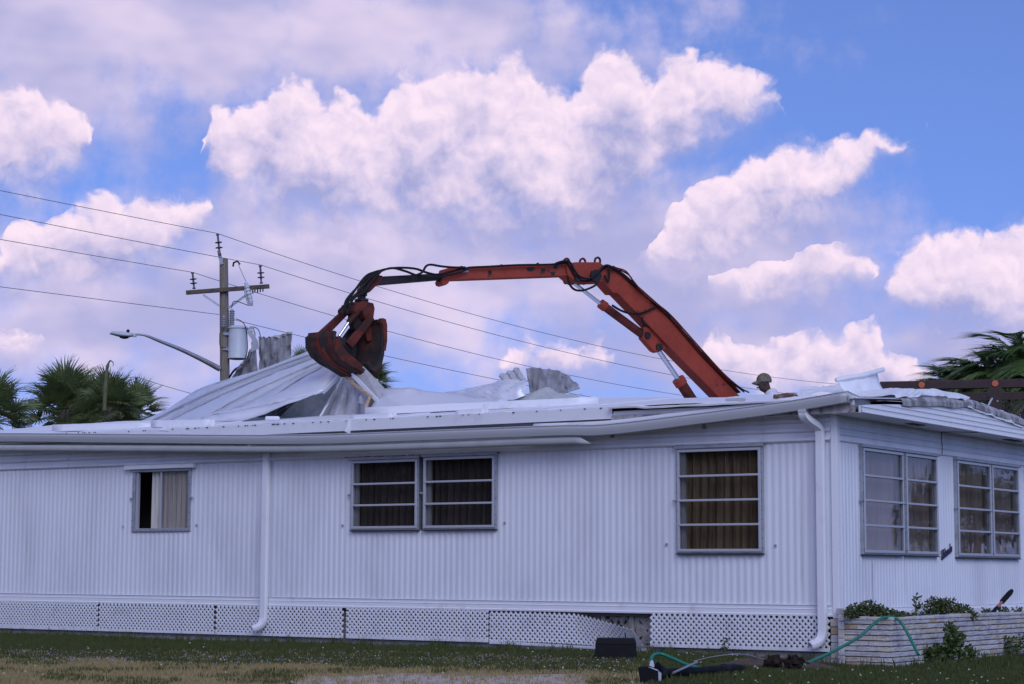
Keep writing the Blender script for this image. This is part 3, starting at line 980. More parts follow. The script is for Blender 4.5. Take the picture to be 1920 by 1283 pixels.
# vertical eave flange with ragged lip, broken open near the right where the plywood shows
xs_ = list(np.linspace(XL, -2.85, 90))
rows = []
for k, z in enumerate((2.855, 2.90, 2.95, 3.0, 3.006)):
    rows.append([(x, -0.235 - 0.006 * mnoise.noise(Vector((x * 1.5, z * 4, 0))) + (0.03 if k == 4 else 0), z + (0.012 * mnoise.noise(Vector((x * 7, 0, k))) if k >= 3 else 0) + 0.045 * min(1, max(0, (-11 - x) / 3))) for x in xs_])
obj('eave_flashing', MB().grid(rows), TRIM, home, solid=0.004)
obj('eave_board', MB().box(-2.84, 0.33, -0.225, -0.19, 2.80, 2.945), TRIM, home)
rows = [[(x, -0.20 - 0.12 * (k / 3), 3.0 - 0.006 * k - 0.02 * (x > -2.4) + 0.012 * mnoise.noise(Vector((x * 3, k, 7)))) for x in np.linspace(-2.86, 0.36, 26)] for k in range(4)]
obj('roof_edge_sheet', MB().grid(rows), ROOFM, home, solid=0.02)
rows = [[(x, -0.236 - 0.01 * (k == 0), 2.80 + 0.045 * k + 0.01 * mnoise.noise(Vector((x * 4, k, 1)))) for x in np.linspace(-2.86, 0.36, 26)] for k in range(3)]
obj('plywood_edge', MB().grid(rows), OLDSHEET, home, solid=0.01)
obj('front_soffit', MB().box(XL, 0.3, -0.232, -0.014, 2.90, 2.915), TRIM, home)
# nails / holes along the flange lip
mb = MB()
for k in range(70):
    x = random.uniform(-15, -2.9)
    mb.box(x, x + random.uniform(.008, .03), -.247, -.238, 2.985 + .045 * min(1, max(0, (-11 - x) / 3)), 2.997 + .045 * min(1, max(0, (-11 - x) / 3)))
obj('nail_head', mb, DARKGAP, home)['kind'] = 'stuff'

# gable: lapped fascia triangle, soffit, ragged rake trim
def gable_top(y):
    return 2.875 + (3.105 - 2.875) * (1 - abs(y - RIDGE_Y - .1) / (RIDGE_Y + 0.35)) ** 0.8 if abs(y - RIDGE_Y - .1) < RIDGE_Y + .35 else 2.875


zb0 = 2.80
for k in range(5):
    za, zc = zb0 + 0.062 * k, zb0 + 0.062 * (k + 1)
    yy = [y for y in np.linspace(-0.22, WID + 0.3, 60) if gable_top(y) > za + 0.004]
    if len(yy) < 3:
        continue
    rows = []
    for o, fr in ((0.002, 0), (0.012, 0.06), (0.010, 0.35), (0.004, 0.5), (0.003, 1.0)):
        rows.append([(END_X + o, y, min(za + (zc - za) * fr, gable_top(y))) for y in yy])
    obj('gable_siding', MB().grid(rows), TRIM, home)
yy = np.linspace(-0.22, WID + 0.3, 50)
obj('gable_backing', MB().prism([(END_X - .002, y, gable_top(y)) for y in yy] + [(END_X - .002, yy[-1], zb0), (END_X - .002, yy[0], zb0)],
                                [(END_X - .03, y, gable_top(y)) for y in yy] + [(END_X - .03, yy[-1], zb0), (END_X - .03, yy[0], zb0)]), TRIM, home)
rows = [[(END_X + 0.03 - 0.05 * (k == 2) + 0.008 * mnoise.noise(Vector((y * 3, k, 0))), y, gable_top(y) - 0.012 + 0.055 * k + 0.02 * mnoise.noise(Vector((y * 2.2, k * .5, 5)))) for y in np.linspace(0.9, WID + 0.25, 60)] for k in range(3)]
obj('rake_trim', MB().grid(rows), OLDSHEET, home, solid=0.006)
rows = [[(x, y, 2.803 + 0.004 * mnoise.noise(Vector((x * 5, y, 2)))) for x in (0.03, 0.2, END_X)] for y in np.linspace(-0.2, WID + .25, 20)]
obj('end_soffit', MB().grid(rows), TRIM, home, solid=0.006)
for y0, y1 in ((1.55, 1.95), (4.9, 5.4)):
    obj('soffit_vent', MB().box(0.20, 0.30, y0, y1, 2.790, 2.799), DARKGAP, home)
mb = MB().tube([(0.034, 3.15, 2.80), (0.034, 3.14, 2.70), (0.034, 3.16, 2.60), (0.034, 3.15, 2.52)], 0.005, 5)
mb.tube([(0.034, 3.15, 2.797), (0.20, 3.2, 2.795), (0.41, 3.45, 2.797)], 0.006, 5)
obj('siding_crack', mb, DARKGAP, home)
obj('loose_wire', MB().tube([(END_X, 3.7, 3.10), (END_X + .03, 3.72, 3.16), (END_X + .02, 3.85, 3.24), (END_X, 3.95, 3.27)], 0.012, 6), UNDER, home)

# ---- sagging gutter in front of the eave, kicked up at the right and returning round the corner
gpts = [(-200, 815), (0, 813), (280, 815), (560, 816), (800, 808), (1040, 798.5), (1139, 796), (1317, 774.6), (1477, 752.7), (1588, 734)]
gp = [on_front(px, py, -0.34) for px, py in gpts]
gp = spline(gp, 70)
prof = [(0.115, 0.0), (0.11, -0.075), (0.085, -0.118), (0.02, -0.125), (0.0, -0.118), (-0.012, -0.085), (-0.022, -0.055), (-0.024, -0.03), (-0.008, -0.022), (-0.008, -0.006), (-0.020, 0.0), (-0.012, 0.006), (0.0, 0.0)]
rows = []
for o, dz in prof:
    r = [(p.x, p.y + o, p.z + dz) for p in gp]
    e = gp[-1]
    rows.append(r)
obj('gutter', MB().grid(rows), GUTTER, home, smooth=35, solid=0.003)
# mitred return on the end wall
e = gp[-1]
ret0, ret1 = Vector((e.x, e.y, e.z)), on_end(1642, 742, e.x)
ret1 = Vector((e.x, e.y + 0.62, e.z - 0.075))
rows = [[(p.x - o + 0.0, p.y + (o if i == 0 else 0), p.z + dz) for i, p in enumerate((ret0, (ret0 + ret1) / 2, ret1))] for o, dz in prof]
obj('gutter_return', MB().grid(rows), GUTTER, home, smooth=35, solid=0.003)
# lower loose fascia strip hanging under the gutter, cut off at an angle
fp = [on_front(px, py, -0.30) for px, py in ((-200, 830), (0, 829), (280, 829), (560, 829), (800, 822), (1000, 814), (1085, 811))]
fp = spline(fp, 50)
rows = [[(p.x + (0.06 * k if i == len(fp) - 1 else 0), p.y + o, p.z - 0.045 - 0.033 * k) for i, p in enumerate(fp)] for k, o in enumerate((0.0, -0.012, -0.004, 0.006))]
obj('hanging_fascia_strip', MB().grid(rows), UNDER, home, smooth=40, solid=0.004)
# upper loose drip strip between gutter and flange at the right
dp = spline([on_front(px, py, -0.27) for px, py in ((1000, 797), (1140, 791), (1250, 778), (1310, 771), (1420, 757), (1540, 740))], 30)
rows = [[(p.x, p.y + o, p.z + dz) for p in dp] for o, dz in ((0.05, 0.02), (0.0, 0.012), (-0.01, -0.02), (0.0, -0.05))]
obj('loose_drip_edge', MB().grid(rows), TRIM, home, smooth=40, solid=0.003)
for px, py in ((1149, 816), (1321, 799)):
    p = on_front(px, py, -0.03)
    obj('gutter_bracket', MB().box(p.x - .02, p.x + .02, -.06, -.02, p.z - .035, p.z + .03), GALV, home)
for k in range(5, 68, 6):
    p = gp[k]
    obj('gutter_strap', MB().beam((p.x, p.y - .02, p.z + .004), (p.x + .01, p.y + .115, p.z + .012), .02, .006), ALU, home)


def downspout(path, name='downspout'):
    mb = MB()
    pts = spline(path, 44)
    rows = []
    for i, p in enumerate(pts):
        d = (pts[min(i + 1, 43)] - pts[max(i - 1, 0)]).normalized()
        s = Vector((1, 0, 0)) - d * d.x
        s = s.normalized() if s.length > .35 else Vector((0, 0, 1))
        n = d.cross(s).normalized()
        ring = []
        for u_, v_ in ((-1, -.7), (-.86, -1), (-.3, -1), (-.25, -.86), (.25, -.86), (.3, -1), (.86, -1), (1, -.7), (1, .7), (.86, 1), (-.86, 1), (-1, .7)):
            ring.append(tuple(p + s * (u_ * 0.049) + n * (v_ * 0.036)))
        rows.append(ring + [ring[0]])
    mb.grid(rows)
    o = obj(name, mb, TRIM, home, smooth=40, solid=0.003)
    return o


dx = on_front(1541, 1000, -0.06).x
g_at = min(gp, key=lambda p: abs(p.x - (dx - .12)))
dn = downspout([(dx - 0.10, -0.30, g_at.z - 0.10), (dx - 0.10, -0.30, g_at.z - 0.17), (dx - .07, -0.25, g_at.z - 0.23), (dx - 0.01, -0.11, g_at.z - 0.31), (dx, -0.075, g_at.z - 0.40), (dx, -0.075, 2.2), (dx, -0.075, 1.4),
                (dx, -0.075, 0.5), (dx, -0.08, 0.30), (dx - 0.03, -0.12, 0.215), (dx - 0.10, -0.20, 0.175)])
obj('spout_collar', MB().box(dx - .15, dx - .05, -.345, -.255, g_at.z - .155, g_at.z - .115), GUTTER, dn, bevel=.004)
dx2 = on_front(498.5, 1000, -0.06).x
g_at = min(gp, key=lambda p: abs(p.x - dx2))
downspout([(dx2 - 0.16, -0.27, g_at.z - 0.12), (dx2 - 0.10, -0.22, g_at.z - 0.165), (dx2 - .02, -0.12, g_at.z - 0.185), (dx2, -0.075, g_at.z - 0.25), (dx2, -0.075, 2.0), (dx2, -0.075, 1.2), (dx2, -0.075, 0.45), (dx2, -0.08, 0.32), (dx2 - 0.03, -0.12, 0.235), (dx2 - 0.10, -0.20, 0.20)])

# ------------------------------------------------------------------ things torn loose on the roof
def loft(curves, n, m, bow=0.0, crumple=0.0, corr=None, seed=0):
    """surface through curves (lists of Vectors); n samples along, m across; corr = (ribs, amplitude)"""
    cs = [spline(c, n) for c in curves]
    rows = []
    for i in range(n):
        line = spline([c[i] for c in cs], m) if len(cs) > 2 else [cs[0][i].lerp(cs[1][i], j / (m - 1)) for j in range(m)]
        rows.append(line)
    out = []
    for i in range(n):
        r = []
        for j in range(m):
            p = rows[i][j]
            du = rows[min(i + 1, n - 1)][j] - rows[max(i - 1, 0)][j]
            dv = rows[i][min(j + 1, m - 1)] - rows[i][max(j - 1, 0)]
            nn = du.cross(dv)
            nn = nn.normalized() if nn.length > 1e-9 else Vector((0, 0, 1))
            if nn.z < 0:
                nn = -nn
            v = j / (m - 1)
            o = bow * 4 * v * (1 - v)
            if corr:
                u_ = (v * corr[0]) % 1.0
                o += corr[1] * (1 if 0.25 < u_ < 0.7 else 0)
            if crumple:
                o += crumple * (1.6 * abs(mnoise.noise(p * 3.1 + Vector((seed, 0, 0)))) - .4) + crumple * .8 * abs(mnoise.noise(p * 7 + Vector((0, seed, 0))))
            r.append(p + nn * o)
        out.append(r)
    return out


def hf(px, py, y):
    return h2w(on_front(px, py, y))


# the big skin of roof panels peeled up towards the grapple; every panel and seam its own part
SEAMS = [
    [(235, 806, 4.0), (305, 777, 3.7), (345, 752, 3.3), (386, 729, 3.0), (500, 695, 2.6), (588, 660, 2.3)],
    [(262, 806, 3.3), (289, 790, 3.2), (345, 762, 2.9), (396, 738, 2.6), (470, 709, 2.45), (594, 664, 2.2)],
    [(285, 806, 2.6), (323, 789, 2.5), (390, 756, 2.3), (448, 730, 2.2), (520, 700, 2.15), (602, 670, 2.1)],
    [(335, 806, 1.9), (375, 789, 1.8), (425, 761, 1.75), (474, 736, 1.8), (540, 706, 1.9), (611, 676, 2.0)],
    [(390, 800, 1.3), (408, 786, 1.3), (450, 776, 1.35), (498, 755, 1.45), (560, 715, 1.7), (622, 682, 1.95)],
    [(372, 800, 0.95), (394, 780, 0.95), (440, 772, 1.0), (497, 760, 1.05), (600, 736, 1.2), (642, 698, 1.85)]]
peel = thing('peeled_roof_skin', 'large white skin of seamed roof panels peeled up from the roof into the grapple', 'roof sheet', hf(420, 800, 2.0))
sc = [[hf(*p) for p in s] for s in SEAMS]
for i, (a, b) in enumerate(zip(sc, sc[1:])):
    obj('roof_panel', MB().grid(loft([a, b], 30, 9, bow=(0.05, -0.03, 0.045, -0.02, 0.06)[i], crumple=0.02, seed=i)), SHEETW, peel, world=True, smooth=50, solid=0.006)
for i, c in enumerate(sc[:-1]):
    pts = [p + Vector((0, 0, 0.03)) for p in spline(c, 30)]
    obj('standing_seam', MB().tube(pts, 0.017, 6), SHEETW, peel, world=True, smooth=60)
    if i in (1, 2, 4):
        pts = [p + Vector((0, -0.07, 0.026)) for p in spline(c, 30)]
        obj('standing_seam', MB().tube(pts, 0.011, 6), SHEET, peel, world=True, smooth=60)
for i in range(4):
    mid_c = [a_.lerp(b_, .5) + Vector((0, 0, .03 + .5 * max(0, (0.05, -0.03, 0.045, -0.02)[i]))) for a_, b_ in zip(spline(sc[i], 30), spline(sc[i + 1], 30))]
    obj('pressed_bead', MB().tube(mid_c, .010, 6), SHEETW, peel, world=True, smooth=60)
# folded-down near lip of the skin
lip_lo = [hf(*p) for p in ((366, 806, 0.9), (388, 795, 0.9), (430, 790, 0.9), (470, 786, 0.95), (578, 745, 1.1), (606, 736, 1.2))]
lip_hi = [hf(*p) for p in SEAMS[-1][:5]] + [hf(610, 734, 1.2)]
obj('folded_lip', MB().grid(loft([lip_hi, lip_lo], 30, 5, bow=0.02, crumple=0.02)), SHEETW, peel, world=True, smooth=50, solid=0.006)
# hanging sheets and boards under the grapple
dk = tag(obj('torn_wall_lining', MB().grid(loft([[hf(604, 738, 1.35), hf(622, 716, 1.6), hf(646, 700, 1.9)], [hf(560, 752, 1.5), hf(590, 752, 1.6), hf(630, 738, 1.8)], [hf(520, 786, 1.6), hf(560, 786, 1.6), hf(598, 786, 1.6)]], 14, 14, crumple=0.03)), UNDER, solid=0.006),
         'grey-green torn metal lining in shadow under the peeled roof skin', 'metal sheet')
tip_ = [(645, 701, 1.75), (649, 703, 1.70), (653, 704, 1.78), (658, 707, 1.70), (664, 712, 1.80), (672, 718, 1.72), (690, 730, 1.80)]
mid_ = [(622, 742, 1.50), (632, 744, 1.66), (641, 742, 1.48), (652, 746, 1.66), (664, 744, 1.50), (676, 748, 1.64), (693, 750, 1.55)]
low_ = [(590, 792, 1.42), (608, 792, 1.66), (622, 792, 1.40), (642, 792, 1.64), (658, 792, 1.42), (672, 792, 1.62), (686, 792, 1.45)]
rows = []
for k in range(13):
    t = k / 12
    src, dst, u_ = (tip_, mid_, t * 2) if t < .5 else (mid_, low_, t * 2 - 1)
    r = []
    for (p, q_) in zip(src, dst):
        c = hf(*p).lerp(hf(*q_), u_)
        r.append(c + Vector((0, 0, .03 * mnoise.noise(c * 6))))
    rows.append([v for i in range(6) for v in (r[i], r[i].lerp(r[i + 1], .5) + HY * (.02 * mnoise.noise(r[i] * 9)))] + [r[6]])
tag(obj('torn_insulation_board', MB().grid(rows), BOARD, solid=0.008),
    'stained pale sheet hanging in folds below the grapple jaws', 'metal sheet')
fold = tag(obj('folded_edge_strip', MB().beam(hf(645, 702, 1.7), hf(595, 790, 1.40), 0.05, 0.03).beam(hf(637, 704, 1.65), hf(606, 736, 1.2), 0.03, 0.05), SHEETW),
           'crumpled white strip running down between the torn lining and the stained board', 'metal strip')
tag(obj('beige_wall_board', MB().prism([hf(*p) for p in ((655, 678, 1.6), (676, 683, 1.55), (718, 727, 1.4), (712, 748, 1.3), (703, 750, 1.3), (668, 712, 1.5))],
                                       [hf(*p) + HY * 0.03 for p in ((655, 678, 1.6), (676, 683, 1.55), (718, 727, 1.4), (712, 748, 1.3), (703, 750, 1.3), (668, 712, 1.5))]), BEIGE),
    'flat beige board sticking out of the grapple jaws', 'board')
tag(obj('bright_edge_trim', MB().beam(hf(661, 703, 1.5), hf(708, 752, 1.25), 0.02, 0.06).beam(hf(661, 701, 1.53), hf(708, 750, 1.28), 0.05, 0.015), TRIM),
    'bright white angle strip lying along the beige board', 'metal strip')
tag(obj('splintered_batten', MB().beam(hf(655, 714, 1.5), hf(695, 744, 1.28), 0.03, 0.035).beam(hf(695, 742, 1.28), hf(686, 765, 1.25), 0.04, 0.04).beam(hf(660, 712, 1.5), hf(664, 726, 1.45), .03, .02), WOODRAW),
    'splintered pale wooden batten below the grapple', 'timber')
tag(obj('paper_scrap', MB().grid(loft([[hf(673, 745, 1.4), hf(680, 742, 1.38)], [hf(671, 756, 1.38), hf(682, 758, 1.36)]], 5, 5, crumple=.05)), BEIGE, solid=.006),
    'small pale scrap of torn lining hanging beside the stained board', 'scrap')


def corr_sheet(name, label, curves, ribs, m, crumple=0.03, n=14, seed=0, across=36):
    o = obj(name, MB().grid(loft(curves, n, across, corr=(ribs, 0.025), crumple=crumple, seed=seed)), m, solid=0.005)
    return tag(o, label, 'metal sheet')


# dark upright ribbed sheets beside the transformer
corr_sheet('upright_ribbed_sheet', 'weathered grey ribbed sheet standing upright behind the peeled skin, jagged top',
           [[hf(484, 718, 3.3), hf(486, 680, 3.2), hf(484, 640, 3.1), hf(487, 631, 3.1)], [hf(500, 712, 3.3), hf(500, 680, 3.2), hf(500, 638, 3.1), hf(500, 633, 3.1)],
            [hf(522, 706, 3.3), hf(524, 680, 3.2), hf(526, 640, 3.1), hf(526, 628, 3.1)], [hf(542, 700, 3.3), hf(544, 670, 3.2), hf(547, 632, 3.1), hf(548, 622, 3.1)]], 6, OLDSHEET, 0.05)
corr_sheet('bent_ribbed_sheet', 'bent grey ribbed sheet leaning left of the upright one beside the utility pole',
           [[hf(432, 716, 3.4), hf(436, 705, 3.35), hf(446, 695, 3.3), hf(455, 688, 3.3)], [hf(456, 716, 3.4), hf(458, 690, 3.35), hf(468, 670, 3.3), hf(472, 650, 3.25)],
            [hf(484, 716, 3.3), hf(482, 680, 3.3), hf(480, 640, 3.25), hf(478, 622, 3.25)]], 4, OLDSHEET, 0.04, seed=3)
tag(obj('curled_sheet_strip', MB().grid(loft([[hf(470, 660, 3.2), hf(472, 640, 3.15), hf(464, 622, 3.1), hf(470, 612, 3.1)], [hf(484, 655, 3.2), hf(482, 640, 3.15), hf(474, 624, 3.1), hf(478, 614, 3.1)]], 14, 6, crumple=.03)), SHEET, solid=.005),
    'thin curled bright strip of metal next to the transformer tank', 'metal strip')
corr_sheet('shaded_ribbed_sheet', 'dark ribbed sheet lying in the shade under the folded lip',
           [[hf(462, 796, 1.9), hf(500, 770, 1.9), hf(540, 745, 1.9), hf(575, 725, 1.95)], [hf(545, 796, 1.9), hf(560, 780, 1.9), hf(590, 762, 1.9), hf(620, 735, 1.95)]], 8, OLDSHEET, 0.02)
# crumpled sheets near the ridge, centre right
corr_sheet('fan_shaped_sheet', 'stained ribbed white sheet fanned out upright on the ridge',
           [[hf(993, 738, 3.2), hf(990, 715, 3.1), hf(985, 692, 3.0)], [hf(1010, 742, 3.2), hf(1014, 716, 3.1), hf(1020, 692, 3.0)],
            [hf(1030, 744, 3.2), hf(1042, 722, 3.1), hf(1056, 700, 3.0)], [hf(1045, 746, 3.2), hf(1066, 736, 3.1), hf(1088, 729, 3.0)]], 6, STAINED, 0.018, seed=8)
corr_sheet('bent_back_sheet', 'short stained ribbed sheet bent back left of the fanned one',
           [[hf(935, 706, 3.2), hf(940, 714, 3.1), hf(946, 722, 3.0)], [hf(955, 697, 3.2), hf(962, 708, 3.1), hf(970, 718, 3.0)], [hf(972, 689, 3.2), hf(980, 702, 3.1), hf(988, 714, 3.0)]], 3, STAINED, 0.018, seed=12)
tag(obj('curled_roof_sheet', MB().grid(loft([[hf(832, 738, 3.1), hf(900, 724, 3.0), hf(950, 713, 2.9), hf(990, 716, 2.9)], [hf(850, 745, 2.9), hf(905, 742, 2.7), hf(960, 735, 2.7), hf(990, 722, 2.8)], [hf(860, 752, 2.8), hf(920, 752, 2.6), hf(960, 750, 2.6), hf(985, 742, 2.7)]], 24, 14, bow=.05, crumple=.03, seed=6)), SHEETW, solid=.006),
    'white roof sheet curled open towards the camera left of the fanned sheet', 'roof sheet')
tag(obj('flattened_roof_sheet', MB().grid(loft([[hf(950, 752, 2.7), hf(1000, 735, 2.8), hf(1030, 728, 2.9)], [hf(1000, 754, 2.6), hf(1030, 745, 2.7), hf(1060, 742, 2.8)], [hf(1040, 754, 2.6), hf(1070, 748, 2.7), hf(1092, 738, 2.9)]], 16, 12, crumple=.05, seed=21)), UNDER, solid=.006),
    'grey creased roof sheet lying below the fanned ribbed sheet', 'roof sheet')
tag(obj('raised_roof_sheet', MB().grid(loft([[hf(712, 730, 1.7), hf(756, 728, 1.8), hf(800, 734, 1.9), hf(930, 752, 2.2)], [hf(706, 752, 1.3), hf(760, 752, 1.4), hf(840, 754, 1.5), hf(935, 757, 1.9)], [hf(690, 772, 1.0), hf(760, 770, 1.0), hf(840, 766, 1.1), hf(940, 762, 1.6)]], 24, 12, bow=.03, crumple=.02, seed=2)), SHEETW, smooth=50, solid=.006),
    'pale smooth roof sheet lifted in a low hump right of the grapple', 'roof sheet')

# channels and scraps lying along the eave
CHAN = [((288, 796, .2), (398, 793, .2), .10, 'short white gutter channel lying below the peeled skin'),
        ((687, 772, .35), (1120, 752, 1.2), .10, 'long white channel lying along the roof from the grapple to the ridge'),
        ((660, 786, -.1), (740, 781, -.1), .09, 'stubby white channel lying above the eave below the beige board'),
        ((858, 776, -.1), (912, 773, -.1), .09, 'short white channel lying on the eave left of the fanned sheet'),
        ((102, 803, .4), (285, 800, .6), .10, 'white channel lying on the roof in front of the fan palms')]
for a, b, s, lab in CHAN:
    A, B = hf(*a), hf(*b)
    d = (B - A).normalized()
    side = d.cross(Vector((0, 0, 1))).normalized()
    prof = [(-.5, .5), (-.5, -.45), (-.42, -.5), (.42, -.5), (.5, -.45), (.5, .5), (.36, .5), (.36, .36)]
    mb = MB().grid([[A.lerp(B, k / 8) + side * (u_ * s) + Vector((0, 0, v_ * s + .008 * mnoise.noise(A.lerp(B, k / 8) * 2))) for k in range(9)] for u_, v_ in prof])
    tag(obj('metal_channel', mb, TRIM, smooth=30, solid=.004), lab, 'metal channel', 'loose channels on the roof')
tag(obj('metal_scrap', MB().prism([hf(*p) for p in ((298, 807, -.25), (310, 798, -.2), (318, 800, -.2), (316, 808, -.25))], [hf(*p) + HY * .04 for p in ((298, 807, -.25), (310, 798, -.2), (318, 800, -.2), (316, 808, -.25))]), TRIM),
    'small white triangular scrap at the eave below the short channel', 'scrap')
tag(obj('metal_scrap', MB().beam(hf(651, 812, -.27), hf(659, 788, -.2), .02, .09), TRIM), 'small white strap standing across the eave flashing', 'scrap')
tag(obj('foam_scrap', MB().box(-.1, .1, -.05, .05, 0, .06), TRIM, bevel=.02), 'white foam lump on the eave below the folded lip', 'scrap').location = hf(511, 789, 0.0)
tag(obj('timber_offcut', MB().beam(hf(1362, 753, .15), hf(1396, 752, .15), .05, .07), BEIGE), 'short beige timber offcut lying on the roof below the boom', 'timber')
tag(obj('rotten_board', MB().grid(loft([[hf(1450, 742, 1.4), hf(1475, 740, 1.6), hf(1500, 739, 1.8)], [hf(1450, 746, 1.3), hf(1475, 744, 1.5), hf(1500, 742, 1.7)]], 16, 5, crumple=.012, seed=31)), WOODOLD, solid=.03),
    'rotten brown board lying on the roof below the operator', 'timber')
tag(obj('crumpled_white_sheet', MB().grid(loft([[hf(1490, 740, 1.2), hf(1520, 728, 1.6), hf(1572, 723, 1.9)], [hf(1500, 746, .8), hf(1540, 740, 1.0), hf(1600, 735, 1.2)]], 16, 8, crumple=.05, seed=33)), ROOFM, solid=.006),
    'crumpled white sheet lying on the roof right of the operator', 'roof sheet')
# upright flashing piece standing on the corner of the roof
tag(obj('upright_flashing', MB().grid(loft([[hf(1610, 753, 1.0), hf(1576, 728, 1.0), hf(1570, 713, 1.0)], [hf(1640, 753, 1.35), hf(1620, 726, 1.3), hf(1616, 705, 1.3)], [hf(1668, 742, 1.7), hf(1650, 722, 1.7), hf(1645, 698, 1.7)]], 12, 12, crumple=.015)), TRIM, smooth=50, solid=.006),
    'upright curved piece of white flashing standing on the roof corner', 'flashing')
tag(obj('flashing_rim', MB().tube([hf(1567, 713, .98), hf(1590, 708, 1.1), hf(1618, 704, 1.3), hf(1656, 693, 1.72)], .028, 8), TRIM, smooth=50),
    'rolled white rim along the top of the upright flashing', 'flashing')
for k, (p, lab) in enumerate(((((1668, 742), (1700, 730), (1728, 736), (1722, 745), (1680, 748)), 'flat crumpled sheet at the gable right of the upright flashing'),
                              (((1722, 742), (1752, 731), (1815, 745), (1810, 752), (1760, 742)), 'curled white sheet lifting off the gable peak'))):
    top = [h2w(on_end(q[0], q[1], .30)) for q in p[:3]]
    lo = [h2w(on_end(p[4][0], p[4][1], .42)), h2w(on_end((p[3][0] + p[4][0]) / 2, (p[3][1] + p[4][1]) / 2, .42)), h2w(on_end(p[3][0], p[3][1], .42))]
    back = [q - HX * .5 for q in top]
    tag(obj('rake_sheet', MB().grid(loft([lo, top, back], 14, 9, crumple=.03, seed=40 + k)), ROOFM, solid=.008), lab, 'roof sheet')
# rake edge crust down the far slope
tag(obj('rake_edge_sheet', MB().grid(loft([[h2w(on_end(x, y, .44)) for x, y in ((1812, 765), (1850, 778), (1885, 791), (1918, 803))], [h2w(on_end(x, y, .34)) for x, y in ((1822, 750), (1856, 763), (1890, 776), (1922, 790))]], 24, 6, bow=.02, crumple=.03, seed=50)), ROOFM, solid=.01),
    'loose white roof edge hanging along the far slope of the gable', 'roof sheet')

# ------------------------------------------------------------------ grapple truck behind the house
B0, T0 = at(1374, 739, 31.8), at(680, 545, 28.6)
bdir = Vector((B0.x - T0.x, B0.y - T0.y, 0)).normalized()
bnor = Vector((-bdir.y, bdir.x, 0))
if bnor.y > 0:
    bnor = -bnor                                        # towards the camera


def bp(px, py, off=0.0):
    """world point of a pixel in the boom's vertical plane, moved off towards the camera"""
    d = ray(px, py)
    t = (T0 - CAM).dot(bnor) / d.dot(bnor)
    return CAM + d * t + bnor * off


PIV = bp(1434, 796)
TRUCK_DIR = Vector((0.966, -0.26, 0)).normalized()
truck = thing('grapple_truck', 'grapple truck behind the house with a red knuckle boom and dark mesh-sided box', 'truck', (PIV.x, PIV.y, 0), math.atan2(TRUCK_DIR.y, TRUCK_DIR.x))


def plate(name, pts, thick, m, parent=truck, bevel=0.012, off=0.0):
    f_ = [bp(x, y, off + thick / 2) for x, y in pts]
    b_ = [bp(x, y, off + thick / 2) - bnor * thick for x, y in pts]
    return obj(name, MB().prism(f_, b_), m, parent, world=True, bevel=bevel, frame=truck)


def pipe(name, pts, r, m, parent=truck, off=0.0, n=24, sides=8):
    P_ = [bp(p[0], p[1], p[2] if len(p) > 2 else off) for p in pts]
    return obj(name, MB().tube(spline(P_, n) if len(P_) > 2 else P_, r, sides), m, parent, world=True, smooth=50, frame=truck)


boom = plate('main_boom', [(1123, 505), (1135, 503), (1150, 513), (1172, 532), (1241, 593), (1302, 665), (1374, 739), (1428, 792), (1436, 806), (1400, 806), (1335, 742), (1247, 653), (1190, 593), (1150, 552), (1142, 552), (1123, 531)], 0.26, PAINT)
plate('boom_flange', [(1136, 503), (1172, 531), (1241, 592), (1302, 664), (1376, 739), (1380, 737), (1306, 661), (1245, 589), (1176, 528), (1142, 500)], 0.30, PAINTDK, boom)
el_ = plate('elbow_block', [(1052, 497), (1070, 494), (1114, 494), (1126, 502), (1129, 518), (1124, 531), (1074, 533), (1066, 527), (1056, 519)], 0.30, PAINT)
for px, py in ((1062, 494), (1092, 494), (1120, 492)):
    pipe('lifting_eye', [(px - 5, py + 2), (px - 4, py - 6), (px + 1, py - 9), (px + 5, py - 5), (px + 5, py + 2)], 0.018, PAINTDK, el_, n=12, sides=6)
pipe('pivot_pin', [(1106, 520, .20), (1106, 520, -.20)], 0.10, STEELDK, el_)
pipe('pivot_pin', [(1072, 525, .19), (1072, 525, -.19)], 0.05, STEELDK, el_)
stick = plate('stick_boom', [(829, 506), (836, 504), (945, 501), (1054, 497), (1058, 519), (950, 523), (838, 527), (835, 533), (829, 537), (823, 535), (821, 529), (826, 521)], 0.22, PAINT)
for px, py in ((940, 500), (1008, 497), (865, 503)):
    plate('grease_fitting', [(px - 2, py), (px - 1, py - 4), (px + 1, py - 4), (px + 2, py)], 0.04, STEELDK, stick, 0)
plate('patch_plate', [(857, 507), (872, 506), (872, 512), (857, 513)], 0.23, ALU, stick, 0)
for px, py, w_ in ((988, 507, 16), (1012, 509, 10), (1035, 503, 8), (1030, 515, 9), (912, 513, 8)):
    plate('bare_metal_patch', [(px - w_ / 2, py - 3), (px + w_ / 3, py - 4), (px + w_ / 2, py), (px + w_ / 5, py + 4), (px - w_ / 3, py + 3)], 0.224, STEELDK, stick, 0)
plate('extension_boom', [(704, 520), (760, 517), (830, 513), (830, 525), (700, 536), (697, 530)], 0.15, STEELDK)
nose = plate('boom_nose', [(693, 521), (704, 517), (713, 519), (708, 534), (700, 538), (689, 549), (681, 553), (674, 549), (675, 541), (682, 533)], 0.20, PAINTDK)
pipe('nose_pin', [(681, 544, .13), (681, 544, -.13)], 0.045, STEELDK, nose)
plate('hose_clamp', [(703, 508), (707, 507), (708, 520), (704, 521)], 0.12, STEELDK, nose, 0)
